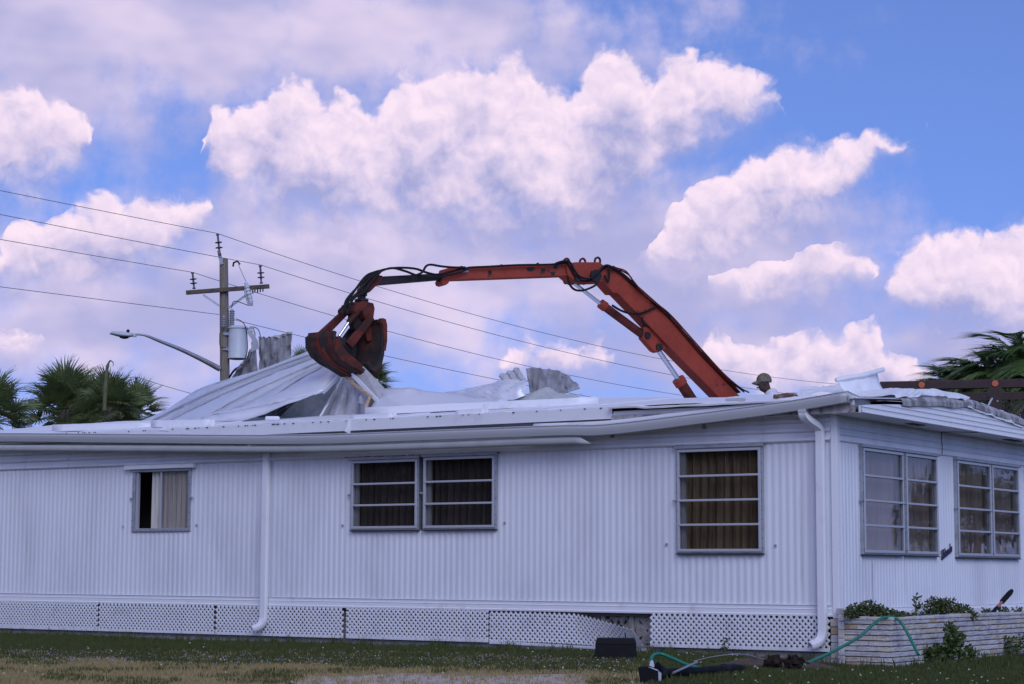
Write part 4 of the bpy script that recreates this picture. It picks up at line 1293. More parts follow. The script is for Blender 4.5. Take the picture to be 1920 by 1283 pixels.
# hydraulic rams
c1 = pipe('boom_ram', [(1128, 571), (1209, 631)], 0.068, PAINTDK, sides=14)
pipe('ram_rod', [(1076, 531), (1130, 573)], 0.030, CHROME, c1, sides=12)
pipe('ram_gland', [(1126, 569.5), (1135, 576)], 0.080, PAINT, c1, sides=14)
plate('ram_bracket', [(1203, 614), (1211, 614), (1249, 652), (1246, 656), (1237, 658), (1229, 662), (1222, 659), (1201, 635)], 0.14, PAINT, c1)
pipe('bracket_pin', [(1209, 630, .10), (1209, 630, -.10)], 0.055, STEELDK, c1, sides=12)
pipe('bracket_pin', [(1231, 652, .10), (1231, 652, -.10)], 0.060, STEELDK, c1, sides=12)
c2 = pipe('lift_ram', [(1273, 713), (1330, 800)], 0.088, PAINTDK, sides=14)
pipe('ram_rod', [(1233, 655), (1275, 716)], 0.038, CHROME, c2, sides=12)
pipe('ram_gland', [(1271, 710.5), (1278, 721)], 0.105, PAINT, c2, sides=14)
# rotator and clamshell grapple, turned a little so its depth shows
rot = obj('rotator', MB().lathe(bp(678, 559), [(.055, .10), (.075, .08), (.085, .04), (.06, .02), (.06, -.01), (.10, -.02), (.105, -.05), (.07, -.06), (.07, -.11), (.085, -.13)], 16), STEELDK, truck, world=True, smooth=40)


def gq(px, py, k):
    """grapple point: pixel at mid plane, k = distance along the jaw axis (turned 35 degrees from the boom's normal)"""
    ax = bnor * math.cos(R(24)) + bdir * math.sin(R(24))
    return bp(655 + (px - 655) * .86, py) + ax * k


def gplate(name, pts, k0, k1, m, parent=truck, bevel=.01):
    return obj(name, MB().prism([gq(x, y, k0) for x, y in pts], [gq(x, y, k1) for x, y in pts]), m, parent, world=True, bevel=bevel, frame=truck)


head = gplate('grapple_head', [(656, 571), (668, 566), (690, 570), (693, 580), (690, 600), (681, 605), (672, 600), (666, 585), (650, 590), (648, 583)], .16, -.16, PAINTDK)
gplate('head_web', [(660, 584), (676, 584), (683, 604), (678, 622), (662, 618), (655, 600)], .05, -.05, STEELDK, head)
# left jaw: curved shell with ribs, tip at lower right
outer = [(594, 622), (591, 632), (593, 646), (600, 661), (612, 674), (628, 685), (646, 694), (666, 706)]
inner = [(668, 700), (650, 688), (632, 677), (617, 667), (606, 655), (599, 644), (597, 633), (599, 625)]
lj = gplate('jaw_shell', outer + inner, .26, -.26, STEELRUST, bevel=.006)
band_ = [(x - 1.6, y + 1.2) for x, y in outer]
for k in (.19, -.06):
    gplate('wear_strap', band_ + outer[::-1], k + .03, k - .03, PAINTDK, lj, .002)
for k in (.25, .02, -.25):
    gplate('jaw_rib', [(588, 631), (595, 626), (604, 632), (622, 643), (646, 652), (664, 690), (662, 703), (640, 691), (618, 681), (600, 668), (589, 650)] if k == -.25 else
           [(596, 640), (603, 633), (610, 650), (622, 664), (640, 676), (655, 688), (650, 697), (626, 687), (606, 675), (594, 660)], k + .02, k - .02, PAINTDK if k != -.25 else STEELDK, lj, .004)
# right jaw: open towards the camera, dark inside with a bright rim
outer = [(694, 602), (702, 600), (705, 610), (705, 640), (702, 668), (696, 690), (684, 700), (672, 694), (664, 684)]
inner = [(668, 680), (675, 687), (683, 690), (689, 684), (695, 664), (698, 640), (698, 612), (696, 606)]
rj = gplate('jaw_shell', outer + inner, .26, -.26, STEELRUST, bevel=.006)
gplate('jaw_side', [(694, 603), (702, 601), (705, 612), (705, 640), (702, 668), (696, 690), (684, 700), (672, 694), (662, 682), (648, 660), (660, 640), (680, 616)], -.225, -.26, STEELDK, rj, .004)
gplate('jaw_rib', [(692, 606), (697, 599), (704, 601), (707, 612), (707, 640), (704, 660), (699, 660), (700, 640), (698, 614)], .275, .20, PAINTDK, rj, .004)
rim = [gq(x, y, .265) for x, y in ((692, 606), (696, 622), (697, 640), (694, 662), (688, 680), (676, 690), (666, 684))]
obj('jaw_rim', MB().tube(spline(rim, 24), .007, 6), STEELRUST, rj, world=True, smooth=50, frame=truck)
gplate('cutting_edge', [(693, 684), (704, 690), (700, 698), (690, 704), (680, 700)], .2, -.2, STEELRUST, rj, .004)
# arms and ram between head and jaws
obj('grapple_arm', MB().beam(gq(684, 596, .17), gq(630, 650, .21), .07, .10, w2=.07, h2=.13), PAINTDK, truck, world=True, bevel=.012)
obj('grapple_arm', MB().beam(gq(658, 584, -.10), gq(600, 634, -.12), .08, .10, w2=.08, h2=.13), PAINTDK, truck, world=True, bevel=.012)
obj('grapple_arm', MB().beam(gq(686, 592, .0), gq(700, 640, .0), .09, .12), PAINTDK, truck, world=True, bevel=.012)
gr = obj('grapple_ram', MB().tube([gq(669, 580, .1), gq(640, 606, .12)], .045, 12), PAINTDK, truck, world=True, smooth=50)
obj('ram_rod', MB().tube([gq(640, 606, .12), gq(617, 632, .14)], .022, 10), CHROME, gr, world=True, smooth=50, frame=truck)
gplate('jaw_bracket', [(606, 632), (626, 636), (624, 650), (612, 650)], .2, .0, STEELDK, lj)
# hoses
HOSES = [[(1054, 496), (1020, 499), (960, 500), (905, 503), (868, 505), (836, 512), (812, 518), (790, 514), (770, 507), (742, 505), (718, 507), (697, 513), (676, 527), (655, 548), (640, 566), (638, 580), (648, 572)],
         [(868, 507), (840, 517), (800, 523), (772, 520), (750, 512), (725, 506), (704, 512), (682, 526), (660, 552), (642, 570), (634, 588), (628, 592), (626, 585), (640, 574)],
         [(860, 505), (838, 505), (815, 503), (796, 500), (787, 503), (780, 514), (770, 519)],
         [(700, 511), (678, 520), (658, 545), (645, 565), (643, 575), (655, 572)], [(704, 512), (688, 530), (672, 551), (654, 562), (646, 575), (640, 590), (634, 584)],
         [(1030, 497), (1045, 493), (1056, 496), (1064, 510), (1074, 522), (1092, 526), (1106, 518), (1116, 505), (1126, 501), (1140, 508)],
         [(1025, 499), (1048, 495), (1058, 503), (1068, 520), (1084, 530), (1104, 524), (1118, 508), (1130, 503), (1150, 512), (1166, 524), (1182, 540)],
         [(1052, 520), (1056, 535), (1064, 545), (1076, 548), (1090, 545), (1104, 538), (1108, 530)],
         [(1128, 503), (1129, 520), (1126, 532), (1120, 520)],
         [(1137, 575), (1152, 584), (1170, 590), (1190, 590), (1210, 582), (1222, 577), (1232, 582), (1246, 598)],
         [(1192, 597), (1192, 604), (1197, 611), (1206, 617)],
         [(1140, 505), (1160, 512), (1174, 530), (1200, 560), (1240, 590), (1290, 645), (1340, 700), (1372, 728), (1390, 738)],
         [(1150, 508), (1170, 520), (1182, 540), (1222, 575), (1262, 615), (1310, 668), (1352, 712), (1384, 737)]]
for i, h in enumerate(HOSES):
    pipe('hydraulic_hose', [(x, y, 0.17 + 0.02 * (i % 3)) for x, y in h], 0.018 if i not in (11, 12) else 0.012, HOSE if i < 11 else PAINTDK, n=50, sides=6)
# pedestal, chassis, wheels, operator seat: mostly hidden by the house
obj('pedestal', MB().lathe((0, 0, 1.2), [(.45, 0), (.45, .1), (.3, .2), (.26, 1.9), (.34, 2.0), (.34, 2.3)], 20), PAINTDK, truck, smooth=40)
obj('chassis', MB().box(-4.2, 5.2, -.45, .45, .75, 1.15).box(-1.0, 1.2, -1.2, 1.2, 1.16, 1.22), RAILM, truck)
cab = obj('cab', MB().prism([(x, -1.2, z) for x, z in ((-4.6, .7), (-1.6, .7), (-1.6, 2.75), (-2.0, 2.85), (-3.6, 2.85), (-4.3, 1.9), (-4.6, 1.8))], [(x, 1.2, z) for x, z in ((-4.6, .7), (-1.6, .7), (-1.6, 2.75), (-2.0, 2.85), (-3.6, 2.85), (-4.3, 1.9), (-4.6, 1.8))]), TRIM, truck, bevel=.05)
for sy in (-1, 1):
    obj('cab_window', MB().box(-3.5, -2.2, sy * 1.205 - .004, sy * 1.205 + .004, 1.85, 2.6), DARKGAP, cab)
wheel = None
for wx in (-3.6, 3.0, 4.3):
    for sy in (-1.0, 1.0):
        if wheel is None:
            wheel = obj('wheel', MB().lathe((0, 0, 0), [(.2, -.14), (.46, -.14), (.5, -.08), (.5, .08), (.46, .14), (.2, .14)], 28, 'y'), TYRE, truck, smooth=40)
            hub = obj('wheel_hub', MB().lathe((0, 0, 0), [(.05, -.12), (.25, -.10), (.25, .10), (.05, .12)], 20, 'y'), GALV, wheel, smooth=40)
            wheel.location = (wx, sy, .5)
        else:
            c = link_copy(wheel, truck, (wx, sy, .5))
            link_copy(hub, c)
PERS = at(1431, 720, 30.6)
pl = FRAMES[truck.name] @ PERS
seat = obj('operator_seat', MB().box(pl.x - .1, pl.x + .42, pl.y - .25, pl.y + .25, pl.z - .92, pl.z - .80).box(pl.x + .36, pl.x + .46, pl.y - .25, pl.y + .25, pl.z - .80, pl.z - .36)
           .box(pl.x - .6, pl.x + .5, pl.y - .4, pl.y + .4, pl.z - 1.37, pl.z - 1.33), RAILM, truck)
obj('seat_post', MB().box(pl.x + .1, pl.x + .25, pl.y - .08, pl.y + .08, 1.21, pl.z - .92), RAILM, seat)
# mesh-sided box
RB = FRAMES[truck.name] @ at(1656, 716, 31.5)
bx0, by0, bz1 = RB.x, RB.y, RB.z
BXL, BD = 3.4, 2.3
obj('box_floor', MB().box(bx0, bx0 + BXL, by0, by0 + BD, 1.20, 1.30), RAILM, truck)
for j, yy_ in enumerate((by0, by0 + BD)):
    obj('top_rail', MB().box(bx0 - .05, bx0 + BXL, yy_ - .05, yy_ + .05, bz1 - .14, bz1), RAILM, truck, bevel=.01)
    obj('middle_rail', MB().box(bx0 - .05, bx0 + BXL, yy_ - .04, yy_ + .04, bz1 - 1.05, bz1 - .95), RAILM, truck, bevel=.01)
    obj('side_panel', MB().box(bx0, bx0 + BXL, yy_ - .02, yy_ + .02, 1.31, bz1 - 1.05), RAILM, truck)
for px in (1668, 1729, 1867, 1995):
    q = FRAMES[truck.name] @ at(px, 716, 31.4)
    wd = .11 if px != 1867 else .20
    po = obj('box_post', MB().box(q.x - wd / 2, q.x + wd / 2, by0 - .065, by0 - .051, 1.3, bz1 - .03), RAILM, truck)
    if px in (1729, 1867):
        obj('reflector', MB().lathe((q.x, by0 - .075, bz1 - .07), [(.02, -.012), (.05, -.01), (.05, .005), (.03, .008)], 16, 'y'), REFLECT, po, smooth=40)
        for zz in (.35, .6):
            obj('bolt_head', MB().lathe((q.x + .03, by0 - .07, bz1 - zz), [(.012, -.01), (.02, .004)], 8, 'y'), GALV, po)


def expanded_mesh(x0, x1, z0, z1, y):
    mb = MB()
    cw, ch, t = 0.105, 0.052, 0.013
    nz = int((z1 - z0) / (ch))
    nx = int((x1 - x0) / cw)
    for r in range(nz):
        for c in range(nx):
            xx = x0 + cw * (c + (0.5 if r % 2 else 0))
            zz = z0 + ch * r
            for (a_, b_) in (((0, 0), (cw * .3, 0)), ((cw * .3, 0), (cw * .5, ch)), ((cw * .0, 0), (-cw * .2, ch))):
                p, q_ = Vector((xx + a_[0], y, zz + a_[1])), Vector((xx + b_[0], y, zz + b_[1]))
                d = (q_ - p).normalized()
                n = Vector((-d.z, 0, d.x)) * (t / 2)
                mb.add([p - n, q_ - n, q_ + n, p + n], [(0, 1, 2, 3)])
    return mb


for yy_ in (by0, by0 + BD):
    o = obj('expanded_metal_mesh', expanded_mesh(bx0, bx0 + 3.3, bz1 - .96, bz1 - .13, yy_), RAILM, truck, solid=.006)
    o['kind'] = 'stuff'

# ------------------------------------------------------------------ operator on the high seat
man = thing('person', 'man in a camouflage cap and pale shirt sitting beside the boom, facing left', 'person', (PERS.x, PERS.y, PERS.z - .87))
man.scale = (1.09, 1.09, 1.09)


def skin_body(name, joints, edges, m, parent, root=0, sub=2):
    me = bpy.data.meshes.new(name)
    me.from_pydata([j[:3] for j in joints], edges, [])
    o = bpy.data.objects.new(name, me)
    COL.objects.link(o)
    o.parent = parent
    md = o.modifiers.new('skin', 'SKIN')
    md.use_smooth_shade = True
    for v, j in zip(me.skin_vertices[0].data, joints):
        v.radius = (j[3], j[4] if len(j) > 4 else j[3])
    me.skin_vertices[0].data[root].use_root = True
    s = o.modifiers.new('sub', 'SUBSURF')
    s.levels = s.render_levels = sub
    me.materials.append(m)
    return o


# local frame: facing -x, seat plane at z = 0, head centre at z = .80
J = [(0.12, 0, .10, .15, .17), (0.14, 0, .32, .13, .16), (0.13, 0, .56, .13, .19), (0.10, 0, .64, .06), (0.06, 0, .70, .055), (0.03, 0, .76, .07),
     (0.00, 0, .83, .098, .082), (0.01, 0, .90, .085, .075), (-.055, 0, .735, .045, .04),
     (0.10, -.20, .52, .065), (0.02, -.26, .27, .05), (-.22, -.22, .22, .038), (-.32, -.20, .23, .034),
     (0.10, .20, .52, .065), (0.02, .26, .27, .05), (-.22, .22, .22, .038), (-.32, .20, .23, .034),
     (0.06, -.10, .07, .10), (-.38, -.13, .08, .075), (-.42, -.13, -.36, .05), (-.52, -.13, -.41, .04),
     (0.06, .10, .07, .10), (-.38, .13, .08, .075), (-.42, .13, -.36, .05), (-.52, .13, -.41, .04)]
E_ = [(0, 1), (1, 2), (2, 3), (3, 4), (4, 5), (5, 6), (6, 7), (5, 8), (2, 9), (9, 10), (10, 11), (11, 12), (2, 13), (13, 14), (14, 15), (15, 16),
      (0, 17), (17, 18), (18, 19), (19, 20), (0, 21), (21, 22), (22, 23), (23, 24)]
skin_body('body', J, E_, SKIN, man)
face = MB().lathe((-.085, 0, .795), [(.004, -.028), (.017, -.02), (.014, 0), (.006, .026)], 8).lathe((-.075, 0, .742), [(.01, -.01), (.022, -.004), (.022, .004), (.01, .01)], 8)
for s in (-1, 1):
    face.lathe((.012, s * .083, .80), [(.008, -.03), (.018, -.015), (.02, .015), (.008, .03)], 8)
    face.lathe((-.088, s * .032, .825), [(.004, -.01), (.011, 0), (.004, .01)], 8)
obj('facial_features', face, SKIN, man, smooth=60)
SJ = [(0.12, 0, .06, .17, .185), (0.14, 0, .34, .15, .18), (0.13, 0, .58, .15, .20), (0.115, 0, .67, .10, .105), (0.095, 0, .735, .078, .08), (0.11, -.20, .58, .095), (0.03, -.26, .32, .07), (0.11, .20, .58, .095), (0.03, .26, .32, .07)]
skin_body('shirt', SJ, [(0, 1), (1, 2), (2, 3), (3, 4), (2, 5), (5, 6), (2, 7), (7, 8)], SHIRT, man)
TJ = [(0.10, 0, .06, .165, .18), (0.05, -.10, .075, .115), (-.38, -.13, .085, .09), (-.42, -.13, -.33, .065), (0.05, .10, .075, .115), (-.38, .13, .085, .09), (-.42, .13, -.33, .065)]
skin_body('trousers', TJ, [(0, 1), (1, 2), (2, 3), (0, 4), (4, 5), (5, 6)], TROUSER, man)
prof = [(.112 * math.cos(a_), .115 * math.sin(a_)) for a_ in np.linspace(0, R(86), 9)]
capm = MB().lathe((0.012, 0, .842), [(.108, -.02)] + [(r_, h_) for r_, h_ in prof], 22)
cap = obj('cap', capm, CAPM, man, smooth=60)
rows = []
for i in range(5):
    rows.append([(0.012 - (.095 + .085 * i / 4) * math.cos(a_) , (.10 - .012 * i) * math.sin(a_) * 1.0, .838 - .004 * i * i * .6 - .03 * math.sin(a_) ** 2) for a_ in np.linspace(R(-62), R(62), 11)])
obj('brim', MB().grid(rows), CAPM, cap, smooth=60, solid=.006)

# ------------------------------------------------------------------ utility pole with transformer and street lamp
DP = 57.0
pbase = at(419, 1066, DP)
pole = thing('utility_pole', 'weathered wooden utility pole with crossarm, grey transformer and street lamp', 'utility pole', (pbase.x, pbase.y, 0))


def pp(px, py, off=0.0):
    """pixel at the pole's depth; off moves towards the camera"""
    return at(px, py, DP - off)


def pobj(name, mb, m, parent=pole, smooth=45, **kw):
    return obj(name, mb, m, parent, world=True, smooth=smooth, frame=pole, **kw)


top_z = pp(420, 486).z
pobj('pole', MB().tube([(pbase.x, pbase.y, -0.3), (pbase.x, pbase.y, 4.0), (pp(419.5, 486).x, DP, top_z)], [.165, .155, .125], 16), POLEW)
mb = MB().beam(pp(349, 549, .2), pp(505, 537, .2), .10, .12)
arm = pobj('crossarm', mb, ARMW, smooth=None, bevel=.008)
for a, b in (((381, 553), (412, 574)), ((462, 553), (428, 578))):
    pobj('crossarm_brace', MB().beam(pp(*a, .22), pp(*b, .17), .02, .06), ALU, smooth=None)


def insulator(px0, py0, px1, py1, discs, m):
    a, b = pp(px0, py0, .2), pp(px1, py1, .2)
    d = (b - a)
    L = d.length
    rot = Vector((0, 0, 1)).rotation_difference(d.normalized()).to_matrix()
    prof = [(.045, 0), (.05, .05 * L), (.025, .12 * L)]
    for k in range(discs):
        h = (.35 + .25 * k) * L
        prof += [(.03, h - .05 * L), (.11, h - .02 * L), (.10, h + .01 * L), (.03, h + .03 * L)]
    prof += [(.03, .92 * L), (.05, .95 * L), (.05, L)]
    m_ = MB().lathe((0, 0, 0), prof, 12)
    m_.v = [tuple(a + rot @ Vector(p)) for p in m_.v]
    return pobj('insulator', m_, m)


insulator(364, 542, 361, 511, 2, PORCDK)
insulator(490, 532, 488, 498, 2, PORCDK)
insulator(412, 478, 408, 439, 2, PORCDK)
pobj('top_bracket', MB().beam(pp(410, 470, .15), pp(416, 496, .14), .04, .10), GALV, smooth=None)
mb = MB()
for px, py in ((478, 545), (483, 546), (488, 544), (474, 547), (493, 543)):
    mb.tube([pp(px, py - 3, .2), pp(px, py + 4, .2)], .02, 6)
b_ = pobj('crossarm_bolt', mb, STEELDK)
b_['kind'] = 'stuff'
# fuse cutout hanging under the arm
fc = MB()
A_, B_ = pp(461, 530, .3), pp(471, 570, .3)
fc.tube([A_.lerp(B_, t) for t in (0, .12, .14, .25, .27, .4, .42, .55, .6, .62, .75, .77, .9, 1)], [.05, .05, .085, .085, .06, .09, .065, .09, .05, .08, .08, .06, .08, .05], 12)
fu = pobj('fuse_cutout', fc, TANK)
pobj('fuse_tube', MB().tube([pp(459, 542, .35), pp(461, 556, .36), pp(466, 571, .35)], .025, 6).beam(pp(464, 571, .35), pp(474, 571, .35), .06, .08), GALV, fu)
pobj('jumper_lead', MB().tube([pp(447, 496, .3), pp(452, 508, .3), pp(461, 528, .3)], .008, 5), WIREM)
pobj('line_clamp', MB().tube([pp(437, 500, .3), pp(438, 493, .3), pp(445, 490, .3), pp(450, 496, .3)], .03, 6), STEELDK)
# transformer tank, bushings, brackets, leads
tx, tz0, tz1 = pp(446, 640, .1), pp(446, 674, .1).z, pp(446, 611, .1).z
H_ = tz1 - tz0
tank = pobj('transformer_tank', MB().lathe((tx.x, tx.y, tz0), [(.24, 0), (.285, .02), (.285, .03), (.275, .05), (.275, .9 * H_), (.30, .905 * H_), (.30, .94 * H_), (.27, .97 * H_), (.12, H_), (.03, H_)], 28), TANK)
bz = pp(435, 580, .1)
prof = [(.05, 0)]
hb = bz.z - tz1 + .05
for k in range(9):
    h = hb * (k + .5) / 10
    prof += [(.06, h), (.09, h + hb * .02), (.09, h + hb * .04), (.06, h + hb * .06)]
pobj('bushing', MB().lathe((bz.x, tx.y, tz1 - .05), prof + [(.05, hb * .98), (.02, hb)], 12), PORC, tank)
mb = MB()
for zf in (.3, .75):
    mb.box(tx.x - .42, tx.x - .25, tx.y - .08, tx.y + .08, tz0 + zf * H_ - .04, tz0 + zf * H_ + .04)
pobj('tank_bracket', mb, GALV, tank, smooth=None)
pobj('lightning_arrester', MB().lathe(pp(419, 614, .3), [(.05, 0)] + [q for k in range(6) for q in ((.05, .05 * k + .02), (.08, .05 * k + .03), (.08, .05 * k + .045), (.05, .05 * k + .05))] + [(.03, .34)], 10), PORC)
for pts in ([(442, 598), (452, 602), (460, 612), (463, 630), (464, 655), (460, 672)], [(464, 618), (470, 614), (476, 620), (478, 631)], [(466, 616), (474, 613), (484, 618), (489, 632)], [(412, 625), (413, 650), (424, 652)],
            [(434, 578), (440, 565), (466, 573)]):
    pobj('lead_wire', MB().tube(spline([pp(x, y, .32) for x, y in pts], 18), .012, 5), HOSE)
pobj('drop_cable', MB().tube(spline([pp(430, 708, .2), pp(438, 696, .3), pp(447, 690, .4), pp(452, 700, .5)], 14), .03, 6), HOSE)
# street lamp on its tapering arm
la = [pp(412, 692, .1), pp(380, 675, .35), pp(340, 656, .6), pp(300, 640, .85), pp(275, 630, 1.0), pp(262, 627.5, 1.05), pp(252, 627.5, 1.1)]
lampa = pobj('lamp_arm', MB().tube(spline(la, 28), [.085 - .055 * min(1, i / 20) for i in range(28)], 12), GALV)
hd = [((250, 628), .05, .04), ((247, 628.5), .09, .065), ((240, 629), .13, .085), ((228, 628), .17, .10), ((218, 626.5), .17, .085), ((211, 625.5), .13, .06), ((206.5, 626), .05, .03)]
rows = []
for (x, y), wy, hz in hd:
    c = pp(x, y, 1.15)
    rows.append([c + Vector((0, wy * math.cos(a_), hz * math.sin(a_) * (1.0 if math.sin(a_) > 0 else .75))) for a_ in np.linspace(0, 2 * math.pi, 17)])
hdm = MB().grid(rows)
hdm.f += [tuple(range(17)), tuple(range(len(rows) * 17 - 17, len(rows) * 17))]
pobj('lamp_head', hdm, LAMPM, lampa, smooth=60)
c = pp(233, 633.5, 1.15)
pobj('lamp_lens', MB().lathe((c.x, c.y, c.z - .03), [(.05, 0), (.12, .02), (.15, .06)], 16), STEELDK, lampa)
c = pp(240, 623, 1.15)
pobj('photocell', MB().lathe((c.x, c.y, c.z), [(.045, -.04), (.045, .06), (.03, .075)], 12), HOSE, lampa)
c = pp(252, 628.5, 1.1)
pobj('slip_fitter', MB().box(c.x - .06, c.x + .05, c.y - .06, c.y + .06, c.z - .05, c.z + .04), LAMPM, lampa, smooth=None)

# wires: sag from the last pole (left, nearer) over this one to the next pole (right, farther)
NEXT_D = Vector((36.6, 43.0, 0))
PREV_D = Vector((-36.6, -43.0, 0))


def wire(a, b, sag_, label, r=.0085):
    pts = []
    for k in range(49):
        t = k / 48
        p = a.lerp(b, t)
        pts.append(p - Vector((0, 0, 4 * sag_ * t * (1 - t))))
    o = obj('power_line', MB().tube(pts, r, 6), WIREM, smooth=60)
    tag(o, label, 'power line', 'power lines')


tops = [(pp(408, 438, .2), 13.0, .36, 1.92, 'top of the pole'), (pp(489, 497, .2), 13.2, .6, 1.75, 'right insulator of the crossarm'), (pp(362, 511, .2), 12.0, .45, 1.9, 'left insulator of the crossarm')]
for p, zl, s_l, s_r, nm in tops:
    wire(p, Vector((p.x + PREV_D.x, p.y + PREV_D.y, zl)), s_l, 'thin dark wire running left from the %s' % nm)
    wire(p, Vector((p.x + NEXT_D.x, p.y + NEXT_D.y, p.z)), s_r, 'thin dark wire running right from the %s' % nm)
n0_ = pp(411, 590, .15)
wire(n0_, Vector((n0_.x + PREV_D.x, n0_.y + PREV_D.y, 8.6)), .15, 'low wire running left from the pole beside the transformer')
n1_ = pp(428, 597, .15)
wire(n1_, Vector((n1_.x + NEXT_D.x, n1_.y + NEXT_D.y, n1_.z)), 1.3, 'low wire running right from the pole above the transformer')
d2 = 120.0
q = at(255, 722, d2)
pole2 = thing('utility_pole', 'tiny distant utility pole top showing between the fan palms', 'utility pole', (q.x, q.y, 0))
obj('pole', MB().tube([(0, 0, 0), (0, 0, q.z - .3)], .14, 8), POLEW, pole2, smooth=50)
obj('insulator', MB().lathe((0, 0, q.z - .3), [(.06, 0), (.14, .2), (.06, .3), (.14, .5), (.06, .6), (.12, .75)], 8), PORCDK, pole2, smooth=50)
wire(q + Vector((0, 0, .5)), at(-120, 712, 118), .3, 'faint far wire running left behind the fan palms', .016)
wire(q + Vector((0, 0, .5)), at(620, 785, 135), .4, 'faint far wire running right from the distant pole', .016)

# ------------------------------------------------------------------ palms
def fan_leaf(seed, nseg=30, spread=125, lp=0.75, ls=0.8, droop=0.35):
    rr = random.Random(seed)
    mb = MB()
    mb.tube([(0, 0, 0), (lp * .5, 0, .03), (lp, 0, 0)], [.022, .016, .012], 5)
    for k in range(nseg):
        a = R(-spread + 2 * spread * k / (nseg - 1) + rr.uniform(-2, 2))
        L = ls * (1 - 0.25 * abs(a) / R(spread)) * rr.uniform(.88, 1.08)
        c0 = Vector((lp - .02 * abs(a), 0, 0))
        d = Vector((math.cos(a), math.sin(a), 0.30 * abs(math.sin(a))))
        side = Vector((-math.sin(a), math.cos(a), 0))
        w0, w1 = .014, .026
        pts = []
        for t, w in ((0.0, .008), (.35, w1), (.62, w1 * .75), (.85, .010), (1.0, .002)):
            dr = droop * rr.uniform(.8, 1.3) * max(0, t - .45) ** 1.6 * 1.5 * L
            p = c0 + d * (L * t) + Vector((0, 0, -dr))
            pts.append((p - side * w, p + side * w + Vector((0, 0, .006)), p + Vector((0, 0, -.012 * (1 - t)))))
        for p0, p1 in zip(pts, pts[1:]):
            mb.add([p0[0], p0[2], p0[1], p1[0], p1[2], p1[1]], [(0, 1, 4, 3), (1, 2, 5, 4)])
    return mb


def mesh_of(mb, name, m):
    me = bpy.data.meshes.new(name)
    me.from_pydata(mb.v, [], mb.f)
    me.materials.append(m)
    return me


FANS = [mesh_of(fan_leaf(k, droop=.25 + .2 * (k % 3)), 'fan_leaf', PALMLEAF) for k in range(5)]
DRYFAN = mesh_of(fan_leaf(77, 22, 70, .6, .7, 1.2), 'dry_fan_leaf', PALMDRY)


def fan_palm(label, px, py, Y, n, scale, seed, lo=-35, hi=85, dry=3, spear=None, only=None, pos=None):
    rr = random.Random(seed)
    c = at(px, py, Y) if pos is None else Vector(pos)
    t = thing('fan_palm', label, 'palm tree', (c.x, c.y, 0), 0, 'fan palms')
    zc = c.z
    obj('trunk', MB().tube([(0, 0, -.2), (.05, 0, zc * .5), (0, 0, zc - .35), (0, 0, zc)], [.2, .17, .16, .10], 10), TRUNK, t, smooth=60)
    for k in range(n):
        az_ = k * 2.39996 + rr.uniform(-.25, .25)
        fr = (k + .5) / n
        el__ = lo + (hi - lo) * fr ** .8 + rr.uniform(-8, 8)
        if only and not only(az_):
            continue
        me = FANS[rr.randrange(5)]
        o = bpy.data.objects.new('frond', me)
        COL.objects.link(o)
        o.parent = t
        o.location = (0, 0, zc - .12 + .12 * fr)
        o.rotation_euler = (rr.uniform(-.5, .5), -R(el__), az_)
        o.scale = (scale * rr.uniform(.85, 1.1),) * 3
    for k in range(dry):
        o = bpy.data.objects.new('dead_frond', DRYFAN)
        COL.objects.link(o)
        o.parent = t
        o.location = (0, 0, zc - .25)
        o.rotation_euler = (rr.uniform(-.3, .3), R(rr.uniform(50, 75)), rr.uniform(0, 6.28))
        o.scale = (scale * .9,) * 3
    if spear:
        pts = [Vector((p.x - c.x, p.y - c.y, p.z)) for p in (at(x, y, Y - .8) for x, y in spear)]
        rs = [.05, .055, .045, .035, .02, .012, .008]
        obj('spear_leaf', MB().tube(spline(pts, 21), [rs[min(6, i // 3)] for i in range(21)], 6), SPEAR, t, smooth=60)
    return t


fan_palm('biggest fan palm of the left group, full round crown', 122, 766, 46, 44, .80, 1)
fan_palm('fan palm with a tall pale spear leaf, right of the biggest one', 206, 765, 44, 38, .66, 2,
         spear=[(196, 770), (197, 740), (199, 712), (201, 690), (206, 677), (212, 680), (212, 687)])
fan_palm('small fan palm at the right end of the left group', 254, 772, 48, 34, .58, 3)
fan_palm('fan palm cut by the left edge of the picture', -12, 782, 40, 34, .68, 4)
fan_palm('low fan palm filling the gap behind the left group', 165, 795, 50, 56, .9, 9, dry=6)
fan_palm('fan palm half hidden behind the grapple, drooping right frond', 692, 714, 40, 24, .42, 5, lo=-20, hi=60, dry=4)
fan_palm('fan palm whose leaf tips show left of the grapple', 566, 700, 52, 18, .5, 6)


